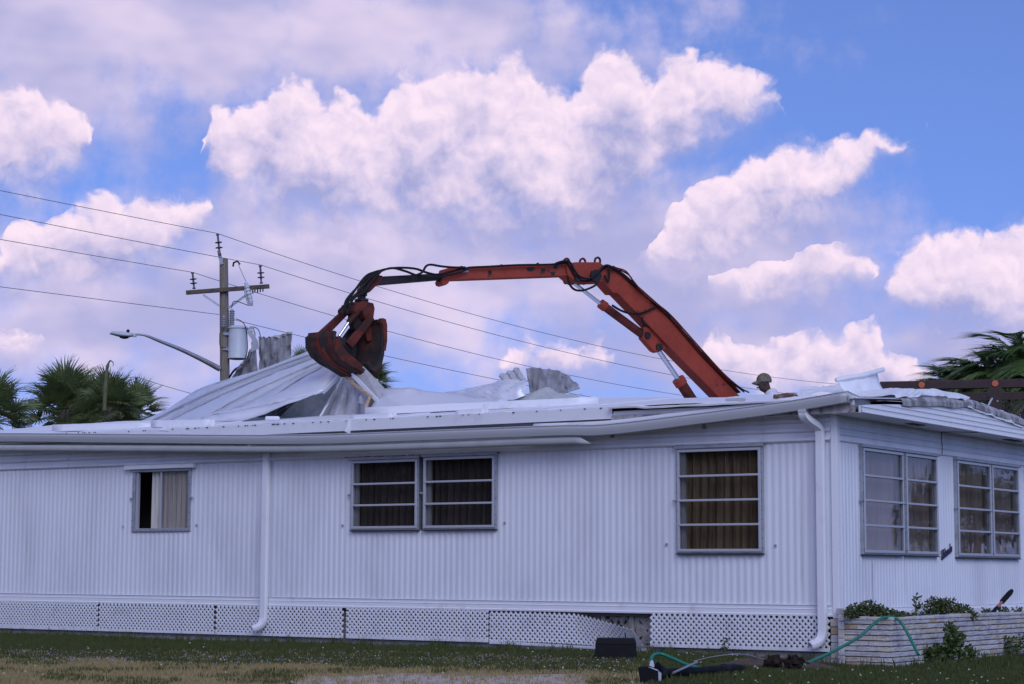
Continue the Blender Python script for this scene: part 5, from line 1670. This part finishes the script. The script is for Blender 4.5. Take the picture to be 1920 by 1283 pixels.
def feather_leaf(seed, L=1.35, n=44):
    rr = random.Random(seed)
    mb = MB()
    ax = []
    p, ang = Vector((0, 0, 0)), 0.0
    for k in range(25):
        ax.append(p.copy())
        ang = -R(95) * (k / 24) ** 1.5
        p += Vector((math.cos(ang), 0, math.sin(ang))) * (L / 24)
    mb.tube(ax, [.016 - .012 * k / 24 for k in range(25)], 5)
    for k in range(n):
        t = .12 + .88 * k / (n - 1)
        i = min(23, int(t * 24))
        b = ax[i].lerp(ax[i + 1], t * 24 - i)
        d = (ax[i + 1] - ax[i]).normalized()
        for s in (-1, 1):
            ll = .60 * math.sin(math.pi * min(1, .25 + .75 * (1 - abs(2 * t - 1.0) * .7))) * rr.uniform(.8, 1.15) + .12
            out = (d * .65 + Vector((0, s, 0)) * .75 + Vector((0, 0, rr.uniform(.1, .7)))).normalized()
            prev, w = None, .019
            q_ = b.copy()
            for j in range(6):
                u_ = j / 5
                ww = w * (1 - u_ ** 2 * .95) * (.6 if j == 0 else 1)
                sd_ = d * ww
                cur = (q_ - sd_, q_ + sd_)
                if prev:
                    mb.add([prev[0], prev[1], cur[1], cur[0]], [(0, 1, 2, 3)])
                prev = cur
                out = (out + Vector((0, 0, -.34 - .25 * u_))).normalized()
                q_ = q_ + out * (ll / 5)
    return mb


FEATHERS = [mesh_of(feather_leaf(k), 'feather_leaf', FEATHER) for k in range(4)]


def feather_palm(label, px, py, Y, n, scale, seed, lo=5, hi=80, pos=None):
    rr = random.Random(seed)
    c = at(px, py, Y) if pos is None else Vector(pos)
    t = thing('feather_palm', label, 'palm tree', (c.x, c.y, 0), 0, 'feather palms')
    obj('trunk', MB().tube([(0, 0, -.2), (.04, .03, c.z * .5), (0, 0, c.z)], [.15, .12, .10], 10), TRUNK, t, smooth=60)
    for k in range(n):
        o = bpy.data.objects.new('frond', FEATHERS[rr.randrange(4)])
        COL.objects.link(o)
        o.parent = t
        o.location = (0, 0, c.z - .1)
        fr = (k + .5) / n
        o.rotation_euler = (rr.uniform(-.4, .4), -R(lo + (hi - lo) * fr + rr.uniform(-6, 6)), k * 2.39996 + rr.uniform(-.3, .3))
        o.scale = (scale * rr.uniform(.8, 1.1),) * 3
    return t


feather_palm('tall feather palm rising at the right edge behind the truck', 1922, 722, 36.5, 64, 1.08, 1, 10, 88)
feather_palm('bushy feather palm arching over the mesh box, left of the tall one', 1852, 742, 37.5, 64, .88, 2, 10, 88)
feather_palm('low feather palm at the left end of the clump behind the mesh box', 1792, 748, 38.5, 60, .74, 3, 5, 88)
# mirrored in the window glass: palms off to the right, a broad tree off to the left
feather_palm('feather palm out of frame to the right, mirrored in the far end window pair', 0, 0, 0, 22, 1.3, 7, pos=(30.5, 45.5, 3.0))
fan_palm('fan palm out of frame to the right, mirrored in the nearer end window pair', 0, 0, 0, 26, 1.2, 11, dry=2, pos=(28.0, 41.5, 2.2))
fan_palm('shorter fan palm out of frame to the right, mirrored in the far end window pair', 0, 0, 0, 26, 1.3, 12, dry=2, pos=(31.5, 43.2, 2.4))


def leaf_cloud(centres, n, size, rr, flat=.7):
    """many small leaf faces spread through lobes (centre, radius)"""
    V, Fc = [], []
    tot = sum(r ** 2 for _, r in centres)
    for c, r in centres:
        for _ in range(int(n * r * r / tot)):
            u_ = Vector((rr.gauss(0, 1), rr.gauss(0, 1), rr.gauss(0, 1))).normalized() * (r * rr.random() ** .4)
            p = Vector(c) + Vector((u_.x, u_.y, u_.z * flat))
            d = Vector((rr.gauss(0, 1), rr.gauss(0, 1), rr.gauss(0, .6) + .3)).normalized()
            s = d.cross(Vector((rr.gauss(0, 1), rr.gauss(0, 1), rr.gauss(0, 1)))).normalized()
            L, w = size * rr.uniform(.7, 1.3), size * .32
            o = len(V)
            V += [tuple(p), tuple(p + d * L * .5 + s * w), tuple(p + d * L), tuple(p + d * L * .5 - s * w)]
            Fc.append((o, o + 1, o + 2, o + 3))
    mb = MB()
    mb.v, mb.f = V, Fc
    return mb


for k, (tx_, ty_, hh_, lab) in enumerate(((-19.5, 11.0, 7.5, 'broad tree out of frame, mirrored in the brown-curtained window'),
                                          (-24.3, 15.6, 7.5, 'broad tree out of frame, mirrored in the right of the paired windows'),
                                          (-26.4, 17.6, 5.0, 'lower tree out of frame, mirrored in the left of the paired windows'))):
    rr = random.Random(5 + k)
    bt = thing('broadleaf_tree', lab, 'tree', (tx_, ty_, 0), 0, 'trees mirrored in the front windows')
    obj('trunk', MB().tube([(0, 0, -.2), (.1, .1, 2), (0, .3, hh_ * .6)], [.35, .28, .12], 12).tube([(0, .1, 1.4), (1.2, .4, 3.4)], [.16, .07], 8).tube([(0, .1, 1.2), (-1.3, -.5, 3.2)], [.16, .07], 8), TRUNK, bt, smooth=60)
    obj('crown', leaf_cloud([((rr.uniform(-1.9, 1.9), rr.uniform(-1.9, 1.9), rr.uniform(.9, hh_ - 1)), rr.uniform(.8, 1.3)) for _ in range(26)], 9000, .34, rr), SHRUB, bt)

# ------------------------------------------------------------------ stone planter against the end wall
PL0 = on_front(1578, 1200, -0.10)
planter = thing('stone_planter', 'low planter wall of pale cast stones with brown mortar against the end wall', 'planter', KORG, HOUSE_RZ)
PX1 = on_front(1672, 1200, -0.10).x
PZ0, PZ1 = -0.10, 0.49
YEND = 6.6
core = MB().box(0.06, PX1 - .018, -0.082, 0.045, PZ0, PZ1 - .02).box(PX1 - .14, PX1 - .018, 0.046, YEND, PZ0, PZ1 - .02)
obj('mortar_core', core, MORTAR, planter)
obj('planter_soil', MB().box(0.04, PX1 - .141, 0.046, YEND, PZ0, PZ1 - .10), SOIL, planter)


def stone_face(s0, s1, place, seed):
    rr = random.Random(seed)
    z = PZ0 + .02
    r = 0
    courses = [.085, .06, .06, .06, .06, .06, .06, .06, .055]
    grid_ = {}
    for ci, h in enumerate(courses):
        s = s0
        first = True
        while s < s1 - .03:
            L = min(rr.uniform(.16, .46), s1 - s)
            if s1 - s - L < .1:
                L = s1 - s
            hh = h
            yield s + .002, s + L - .002, z + .006, min(z + hh - .008, PZ1), rr
            s += L
        z += h


def chip_box(a0, a1, z0, z1, d0, d1, fn, rr):
    """stone with a slightly domed, chipped front"""
    n, m = 4, 3
    front = [[fn(a0 + (a1 - a0) * i / n + (rr.uniform(-.004, .004) if 0 < i < n else 0), d1 + (rr.uniform(-.003, .003) if (0 < i < n and 0 < j < m) else rr.uniform(-.003, .001)), z0 + (z1 - z0) * j / m + rr.uniform(-.003, .003)) for i in range(n + 1)] for j in range(m + 1)]
    mb = MB().grid(front)
    back = [fn(a0, d0, z0), fn(a1, d0, z0), fn(a1, d0, z1), fn(a0, d0, z1)]
    c = [0, n, m * (n + 1) + n, m * (n + 1)]
    o = len(mb.v)
    mb.v += [tuple(p) for p in back]
    mb.f += [tuple(list(range(0, n + 1)) + [o + 1, o]), tuple([j * (n + 1) + n for j in range(m + 1)] + [o + 2, o + 1]), tuple([m * (n + 1) + i for i in range(n, -1, -1)] + [o + 3, o + 2]), tuple([j * (n + 1) for j in range(m, -1, -1)] + [o, o + 3])]
    return mb


def pick_stone(rr):
    return STONE_MATS[rr.choices((0, 1, 2, 3), (5, 3, 4, .8))[0]]


for a0, a1, z0, z1, rr in stone_face(0.06, PX1, None, 3):
    obj('stone', chip_box(a0, a1, z0, z1, -0.08, -0.10, lambda s, d, z: (s, d + .0 if d > -.09 else d, z), rr), pick_stone(rr), planter)
for a0, a1, z0, z1, rr in stone_face(-0.10, YEND, None, 4):
    obj('stone', chip_box(a0, a1, z0, z1, PX1 - .02, PX1, lambda s, d, z: (d, s, z), rr), pick_stone(rr), planter)
rr = random.Random(9)
s = 0.05
while s < PX1 - .05:                                     # cap course
    L = min(rr.uniform(.25, .45), PX1 + .01 - s)
    obj('cap_stone', MB().box(s + .003, s + L - .003, -.108, .05, PZ1 - .018, PZ1 + .025 + rr.uniform(-.006, .006)), pick_stone(rr), planter, bevel=.008)
    s += L
s = 0.055
while s < YEND - .1:
    L = rr.uniform(.3, .6)
    obj('cap_stone', MB().box(PX1 - .15, PX1 + .012, s, s + L - .006, PZ1 - .018, PZ1 + .02 + rr.uniform(-.006, .006)), pick_stone(rr), planter, bevel=.008)
    s += L
# pier at the house corner and the return wall behind it
for k in range(6):
    obj('pier_stone', MB().box(0.05, 0.125, -.118, -.102, -.02 + k * .095, .07 + k * .095), pick_stone(rr), planter, bevel=.006)
obj('pier_cap', MB().box(0.03, 0.15, -.12, .03, PZ1 + .035, PZ1 + .11), STONE_MATS[2], planter, bevel=.01)
for k in range(6):
    obj('return_stone', MB().box(-.085, 0.04, -.03 + rr.uniform(0, .012), .03, -.06 + k * .09, .024 + k * .09), pick_stone(rr), planter, bevel=.006)
obj('plinth', MB().box(0.0, PX1 + .05, -.17, -.112, -.16, -.045).box(PX1 + .012, PX1 + .06, -.11, 2.2, -.16, -.06), STONE_MATS[0], planter, bevel=.02)
obj('wall_ledge', MB().box(0.035, 0.07, .3, YEND, .47, .555), TRIM, planter, bevel=.01)


# shrubs and weeds: stems with leaf faces
def shrub(name, label, base, lobes_, n, leaf, seed, m=SHRUB, stems=7, group=None):
    rr = random.Random(seed)
    t = thing(name, label, 'shrub' if name == 'shrub' else 'weed', base, 0, group)
    mb = MB()
    for k in range(stems):
        c, r = lobes_[k % len(lobes_)]
        e = Vector(c) + Vector((rr.uniform(-r, r) * .6, rr.uniform(-r, r) * .6, r * rr.uniform(.1, .6)))
        mb.tube([(rr.uniform(-.04, .04), rr.uniform(-.04, .04), -.03), tuple(e * .5 + Vector((0, 0, .02))), tuple(e)], [.007, .005, .003], 5)
    obj('stem', mb, TRUNK, t)['kind'] = 'stuff'
    obj('foliage', leaf_cloud(lobes_, n, leaf, rr, .8), m, t)
    return t


def in_planter(px, py, x=.32):
    return h2w(on_end(px, py, x))


def planter_base(px, x=.42):
    p = on_end(px, 1150, x)
    return h2w((x, p.y, PZ1 - .10))


shrub('shrub', 'low green shrub in the planter nearest the downspout', planter_base(1640), [((-.20, 0, .17), .12), ((-.08, 0, .20), .13), ((.05, 0, .16), .12), ((.18, 0, .13), .09), ((.30, .1, .10), .07), ((-.3, -.1, .15), .07)], 1500, .038, 1, group='planter shrubs')
shrub('shrub', 'round green shrub in the planter under the nearer end window pair', planter_base(1772), [((-.12, 0, .20), .15), ((.04, 0, .19), .16), ((.20, 0, .14), .13), ((.33, .0, .10), .08), ((-.24, 0, .1), .08)], 1900, .036, 2, group='planter shrubs')
shrub('weed', 'thin upright weed between the two planter shrubs', planter_base(1718), [((0, 0, .30), .06), ((.02, 0, .20), .07), ((-.03, 0, .1), .06)], 90, .05, 3, WEED, 3)
shrub('weed', 'small leafy weed in the planter left of the thin upright one', planter_base(1690), [((0, 0, .12), .07), ((.08, 0, .1), .05)], 160, .04, 4, WEED, 3)
shrub('weed', 'low weeds growing beside the orange tool handle', planter_base(1880), [((-.2, 0, .10), .08), ((.0, 0, .12), .09), ((.2, 0, .1), .10), ((.45, .2, .12), .10)], 420, .04, 5, WEED, 6)


def on_ground(px, py):
    d = ray(px, py)
    t = -(CAM.z + .03) / d.z
    p = CAM + d * t
    return Vector((p.x, p.y, ground_z(p.x, p.y)))


gw = h2w((PX1 + .25, 1.0, 0))
shrub('weed', 'tall leafy weed growing in front of the planter where the hose ends', (gw.x, gw.y, -.06), [((-.05, 0, .15), .16), ((.05, 0, .30), .13), ((.0, 0, .42), .08), ((-.22, 0, .12), .12), ((.2, 0, .14), .12)], 1100, .055, 6, WEED, 8)
gw = h2w((PX1 + .2, 3.6, 0))
shrub('weed', 'spreading weeds at the foot of the planter towards the right edge', (gw.x, gw.y, -.05), [((-.5, 0, .10), .16), ((-.2, 0, .14), .16), ((.1, 0, .2), .17), ((.4, .2, .18), .18), ((.8, .5, .12), .18)], 1200, .05, 7, WEED, 9)
gw = h2w((-1.35, -.2, 0))
shrub('weed', 'thin weed standing in front of the right lattice panel', (gw.x, gw.y, 0), [((0, 0, .12), .05), ((.02, 0, .2), .04)], 60, .035, 8, WEED, 3)
# tool handle leaning out of the planter
ha, hb_ = h2w(on_end(1858, 1152, .45)), h2w(on_end(1897, 1108, .40))
tool = thing('garden_tool', 'tool handle with orange shaft and black grip sticking up from the planter', 'garden tool', ha)
obj('shaft', MB().tube([ha, ha.lerp(hb_, .75)], .020, 10), HANDLE, tool, world=True, smooth=50)
obj('grip', MB().tube([ha.lerp(hb_, .50), ha.lerp(hb_, .54), ha.lerp(hb_, .9), hb_], [.026, .034, .036, .026], 10), BLACKP, tool, world=True, smooth=50)
obj('ferrule', MB().tube([ha.lerp(hb_, -.25), ha.lerp(hb_, .28)], .024, 10), BLACKP, tool, world=True, smooth=50)

# ------------------------------------------------------------------ things on the lawn
def hose_pt(px, py, Y):
    return at(px, py, Y)


hz = [(1722, 1228, 21.9), (1715, 1214, 22.0), (1703, 1190, 22.1), (1690, 1168, 22.15), (1676, 1158.5, 22.2), (1655, 1159, 22.1), (1636, 1172, 21.9), (1610, 1195, 21.8), (1575, 1215, 21.6), (1540, 1232, 21.4), (1505, 1247, 21.2)]
hz1 = spline([hose_pt(*p) for p in hz], 60)
tag(obj('garden_hose', MB().tube(hz1, .017, 10), GREENH, smooth=60), 'green garden hose looped over the planter wall', 'hose', 'green hoses')
hz2 = [(1222, 1243, 20.4), (1222, 1233, 20.5), (1229, 1227, 20.6), (1242, 1227, 20.7), (1262, 1235, 20.6), (1290, 1247, 20.4), (1315, 1253, 20.3), (1345, 1255, 20.4), (1365, 1256, 20.5)]
hz2 = spline([hose_pt(p[0], p[1], 19.0 + (p[2] - 20.3) * .5 + .25) for p in hz2], 40)
tag(obj('garden_hose', MB().tube(hz2, .017, 10), GREENH, smooth=60), 'green hose arching out of the fallen lantern along its post', 'hose', 'green hoses')
tag(obj('hose_nozzle', MB().tube([hose_pt(1222, 1251, 18.9), hose_pt(1222, 1242, 19.2)], [.028, .018], 10), PAPER, smooth=50), 'small white fitting at the end of the arching hose', 'hose fitting')
cable = spline([hose_pt(*p) for p in ((1300, 1240, 21.0), (1340, 1231, 21.2), (1390, 1227, 21.3), (1430, 1236, 21.1), (1450, 1248, 20.9))], 24)
tag(obj('thin_cable', MB().tube(cable, .005, 5), GALV, smooth=50), 'thin grey wire looping over the grass beside the soil heap', 'wire')

# upturned black planter box
bb = on_ground(1155, 1247)
bx_ = thing('plastic_planter_box', 'upturned black plastic planter box standing on the lawn by the sagging lattice', 'planter box', bb, R(-4))
w0, w1, d0_, d1_, hh = .235, .205, .20, .16, .245
rows = []
for z, w, d in ((0, w0, d0_), (.17, w0 * .94, d0_ * .93), (.185, w0 * .93, d0_ * .92), (.19, w0 * .95, d0_ * .95), (hh, w1 * 1.0, d1_)):
    ring = [(-w, -d, z), (-w * .5, -d, z), (0, -d - .004, z), (w * .5, -d, z), (w, -d, z), (w, d, z), (-w, d, z)]
    rows.append(ring + [ring[0]])
pbm = MB().grid(rows)
k = len(rows) - 1
pbm.f.append(tuple(k * 8 + i for i in range(7)))
obj('box_body', pbm, BLACKP, bx_, solid=.006)
obj('box_rim', MB().box(-w0 - .01, w0 + .01, -d0_ - .012, -d0_ + .01, -.01, .02), BLACKP, bx_, bevel=.005)
st = at(1176, 1208, bb.y + .1)
tag(obj('thin_stake', MB().tube([at(1172, 1186, bb.y + .35), at(1178, 1245, bb.y + .25)], .006, 6), BLACKP), 'thin dark stake standing behind the black planter box', 'stake')

# fallen yard lamp post: lantern head, post with ladder rest and flared base
lp0, lp1 = at(1243, 1263, 18.35), at(1395, 1253, 19.5)
lampp = thing('fallen_lamp_post', 'fallen black yard lamp post lying in the grass with its square lantern', 'lamp post', (lp0.x, lp0.y, 0))
obj('post', MB().tube([lp0, lp0.lerp(lp1, .35), lp0.lerp(lp1, .36), lp0.lerp(lp1, .7)], [.045, .045, .042, .042], 14), BLACKM, lampp, world=True, smooth=50)
obj('post_base', MB().tube([lp0.lerp(lp1, t) for t in (.68, .72, .725, .76, .765, .9, 1.0)], [.042, .046, .054, .054, .05, .046, .028], 14), BLACKM, lampp, world=True, smooth=50)
obj('ladder_rest', MB().tube([at(1262, 1262, 18.25), at(1303, 1243.5, 18.7)], .012, 8).tube([at(1303, 1243.5, 18.7), at(1306, 1242, 18.73)], .018, 8), GALV, lampp, world=True, smooth=50)
LB = 17.75
obj('lantern', MB().prism([at(x, y, LB) for x, y in ((1197, 1250), (1214, 1249), (1238, 1258), (1240, 1283), (1230, 1296), (1202, 1296))],
                          [at(x, y, LB + .22) for x, y in ((1199, 1250), (1217, 1248), (1241, 1257), (1243, 1280), (1233, 1291), (1205, 1291))]), BLACKM, lampp, world=True, bevel=.012)
obj('lantern_collar', MB().tube([at(1233, 1262, LB + .1), at(1246, 1262, LB + .12)], [.10, .055], 14), BLACKM, lampp, world=True, smooth=50)
obj('lantern_glass', MB().prism([at(x, y, LB - .006) for x, y in ((1234, 1258), (1240, 1262), (1240, 1277), (1235, 1278))], [at(x, y, LB + .02) for x, y in ((1234, 1258), (1240, 1262), (1240, 1277), (1235, 1278))])
    .prism([at(x, y, LB - .006) for x, y in ((1214, 1250.5), (1222, 1251.5), (1236, 1257), (1232, 1258))], [at(x, y, LB + .02) for x, y in ((1214, 1250.5), (1222, 1251.5), (1236, 1257), (1232, 1258))]), LGREY, lampp, world=True)
# heap of dug soil with two root balls
hp = on_ground(1440, 1256)
rows = []
for i in range(15):
    for_r = i / 14
    rows.append([(hp.x + .62 * for_r * math.cos(a_) * (1.25 + .2 * math.sin(3 * a_)), hp.y + .55 * for_r * math.sin(a_), hp.z - .02 + .13 * (1 - for_r) ** .8 * (1 + .4 * mnoise.noise(Vector((for_r * 3, a_, 2)))) + .025 * mnoise.noise(Vector((for_r * 9, a_ * 3, 5)))) for a_ in np.linspace(0, 2 * math.pi, 33)])
hm = obj('soil_heap', MB().grid(rows), SOIL, smooth=60)
hm['kind'] = 'structure'
for px, py, lab in ((1450, 1246, 'left of the two dark root balls on the soil heap'), (1488, 1246, 'right of the two dark root balls on the soil heap, beside the green hose')):
    c = at(px, py - 2, 20.2)
    V = MB().lathe((0, 0, 0), [(.02 + .075 * math.sin(math.pi * k / 8), -.07 * math.cos(math.pi * k / 8)) for k in range(9)], 16)
    V.v = [tuple(Vector(p) * (1 + .5 * mnoise.noise(Vector(p) * 26 + c) + .25 * random.uniform(-1, 1) * (abs(p[2]) < .068))) for p in V.v]
    ob_ = tag(obj('root_ball', V, ROOTS), lab, 'root ball', 'root balls')
    ob_.location = c


# ------------------------------------------------------------------ grass, dry turf and clover: uncountable, one object each
def blades(name, pts, hmin, hmax, width, m, label, lean=.5, per=5):
    n = len(pts)
    P_ = np.repeat(np.asarray(pts), per, axis=0)
    N = len(P_)
    P_[:, 0] += rng.normal(0, .02, N)
    P_[:, 1] += rng.normal(0, .02, N)
    h = rng.uniform(hmin, hmax, N)
    a = rng.uniform(0, 2 * np.pi, N)
    l = rng.uniform(.1, lean, N) * h
    dx_, dy_ = np.cos(a), np.sin(a)
    sx, sy = -dy_ * width, dx_ * width
    b = rng.uniform(0, 2 * np.pi, N)
    sx, sy = np.cos(b) * width, np.sin(b) * width
    V = np.zeros((N, 5, 3))
    V[:, 0] = P_ + np.stack([sx, sy, np.zeros(N)], 1)
    V[:, 1] = P_ - np.stack([sx, sy, np.zeros(N)], 1)
    mid = P_ + np.stack([dx_ * l * .35, dy_ * l * .35, h * .6], 1)
    V[:, 2] = mid - np.stack([sx, sy, np.zeros(N)], 1) * .8
    V[:, 3] = mid + np.stack([sx, sy, np.zeros(N)], 1) * .8
    V[:, 4] = P_ + np.stack([dx_ * l, dy_ * l, h], 1)
    base = np.arange(N)[:, None] * 5
    quads = base + np.array([[0, 1, 2, 3]])
    tris = base + np.array([[3, 2, 4]])
    me = bpy.data.meshes.new(name)
    me.vertices.add(N * 5)
    me.vertices.foreach_set('co', V.reshape(-1))
    loops = np.concatenate([quads, tris], 1).reshape(-1)
    me.loops.add(len(loops))
    me.loops.foreach_set('vertex_index', loops)
    me.polygons.add(N * 2)
    starts = (np.arange(N)[:, None] * 7 + np.array([[0, 4]])).reshape(-1)
    me.polygons.foreach_set('loop_start', starts)
    me.update()
    me.materials.append(m)
    o = bpy.data.objects.new(name, me)
    COL.objects.link(o)
    o['kind'] = 'stuff'
    o['label'] = label
    return o


def fbm2(x, y, s, o=0.0):
    return mnoise.noise(Vector((x * s, y * s, o))) + .5 * mnoise.noise(Vector((x * s * 2.1, y * s * 2.1, o + 9)))


Xd, Yd = HX, HY
lawn, dryp, clov, clow = [], [], [], []
r_ = random.Random(21)
for _ in range(95000):
    Y = 16.6 + (33 - 16.6) * r_.random() ** 1.15
    x = r_.uniform(-.275, .275) * Y
    rel = Vector((x, Y, 0)) - KORG
    hx_, hy_ = rel.dot(HX), rel.dot(HY)
    if hy_ > -.02 and hx_ < .02:
        continue
    if hx_ >= .02 and hy_ > -.14 and hx_ < PX1 + .05:
        continue
    if (x - hp.x) ** 2 / .55 + (Y - hp.y) ** 2 / .25 < 1:
        continue
    if 17.5 < Y < 19.6 and 1.1 < x < 2.4 and r_.random() < .6:
        continue
    n_ = fbm2(x, Y, .55)
    z = ground_z(x, Y)
    edge_ = 24.4 + 1.2 * n_ + .10 * x
    right = x > 1.35 + .5 * n_
    if hy_ > -1.5 - .6 * n_ or right or Y > edge_ + .8:
        dens = 1.0 if not (right and Y < 20) else .9
        if r_.random() < dens:
            lawn.append((x, Y, z))
    elif Y > 20.6 + .9 * n_ - .35 * (x + 2):
        if r_.random() < .55 + .5 * fbm2(x, Y, 1.3, 4):
            lawn.append((x, Y, z))
        elif r_.random() < .45:
            dryp.append((x, Y, z))
    else:
        sandy = (-1.9 + .6 * n_ < x < .7) and Y < 19.4 + .8 * fbm2(x, Y, .8, 2)
        if r_.random() < (.10 if sandy else .62):
            dryp.append((x, Y, z))
        elif not sandy and fbm2(x, Y, 1.1, 7) > .15 and r_.random() < .7:
            lawn.append((x, Y, z))
blades('lawn_grass', lawn, .025, .065, .0042, GRASSG, 'short green lawn grass along the house and on the right')
blades('dry_grass', dryp, .012, .045, .0042, GRASSD, 'thin dry yellow turf in the foreground on the left', .9)
tall = [p for p in lawn if r_.random() < .045 and (Vector(p) - KORG).dot(HY) > -.8]
blades('tall_grass', tall, .09, .17, .004, GRASSG, 'taller grass tufts along the foot of the lattice', .5, 7)
# flower heads
def flowers(name, pts, r, h, m, label):
    V, Fc = [], []
    for x, y, z in pts:
        hh_ = h * r_.uniform(.5, 1.3)
        rr_ = r * r_.uniform(.6, 1.25)
        o = len(V)
        V += [(x + rr_, y, z + hh_), (x, y + rr_, z + hh_), (x - rr_, y, z + hh_), (x, y - rr_, z + hh_), (x, y, z + hh_ + rr_ * 1.1), (x, y, z + hh_ - rr_ * .7)]
        Fc += [(o, o + 1, o + 4), (o + 1, o + 2, o + 4), (o + 2, o + 3, o + 4), (o + 3, o, o + 4), (o + 1, o, o + 5), (o + 2, o + 1, o + 5), (o + 3, o + 2, o + 5), (o, o + 3, o + 5)]
    mb = MB()
    mb.v, mb.f = V, Fc
    ob_ = obj(name, mb, m)
    ob_['kind'] = 'stuff'
    ob_['label'] = label


f1, f2 = [], []
for _ in range(15000):
    Y = r_.uniform(17, 26)
    x = r_.uniform(-.27, .27) * Y
    rel = Vector((x, Y, 0)) - KORG
    if rel.dot(HY) > -.25:
        continue
    n_ = fbm2(x, Y, .9, 3)
    mid_band = math.exp(-((Y - (21.9 - .2 * (x + 2))) / 1.2) ** 2)
    if x < 1.3 and r_.random() < mid_band * max(0, .6 + 1.3 * n_) * .8:
        f1.append((x, Y, ground_z(x, Y)))
    elif r_.random() < (.03 if x > .9 else .005) * (1 + n_):
        f2.append((x, Y, ground_z(x, Y)))
flowers('clover_flowers', f1, .008, .035, FLOWER, 'scattered pale lilac clover heads across the lawn')
flowers('white_clover_flowers', f2, .011, .055, FLOWERW, 'scattered white clover heads in the grass')
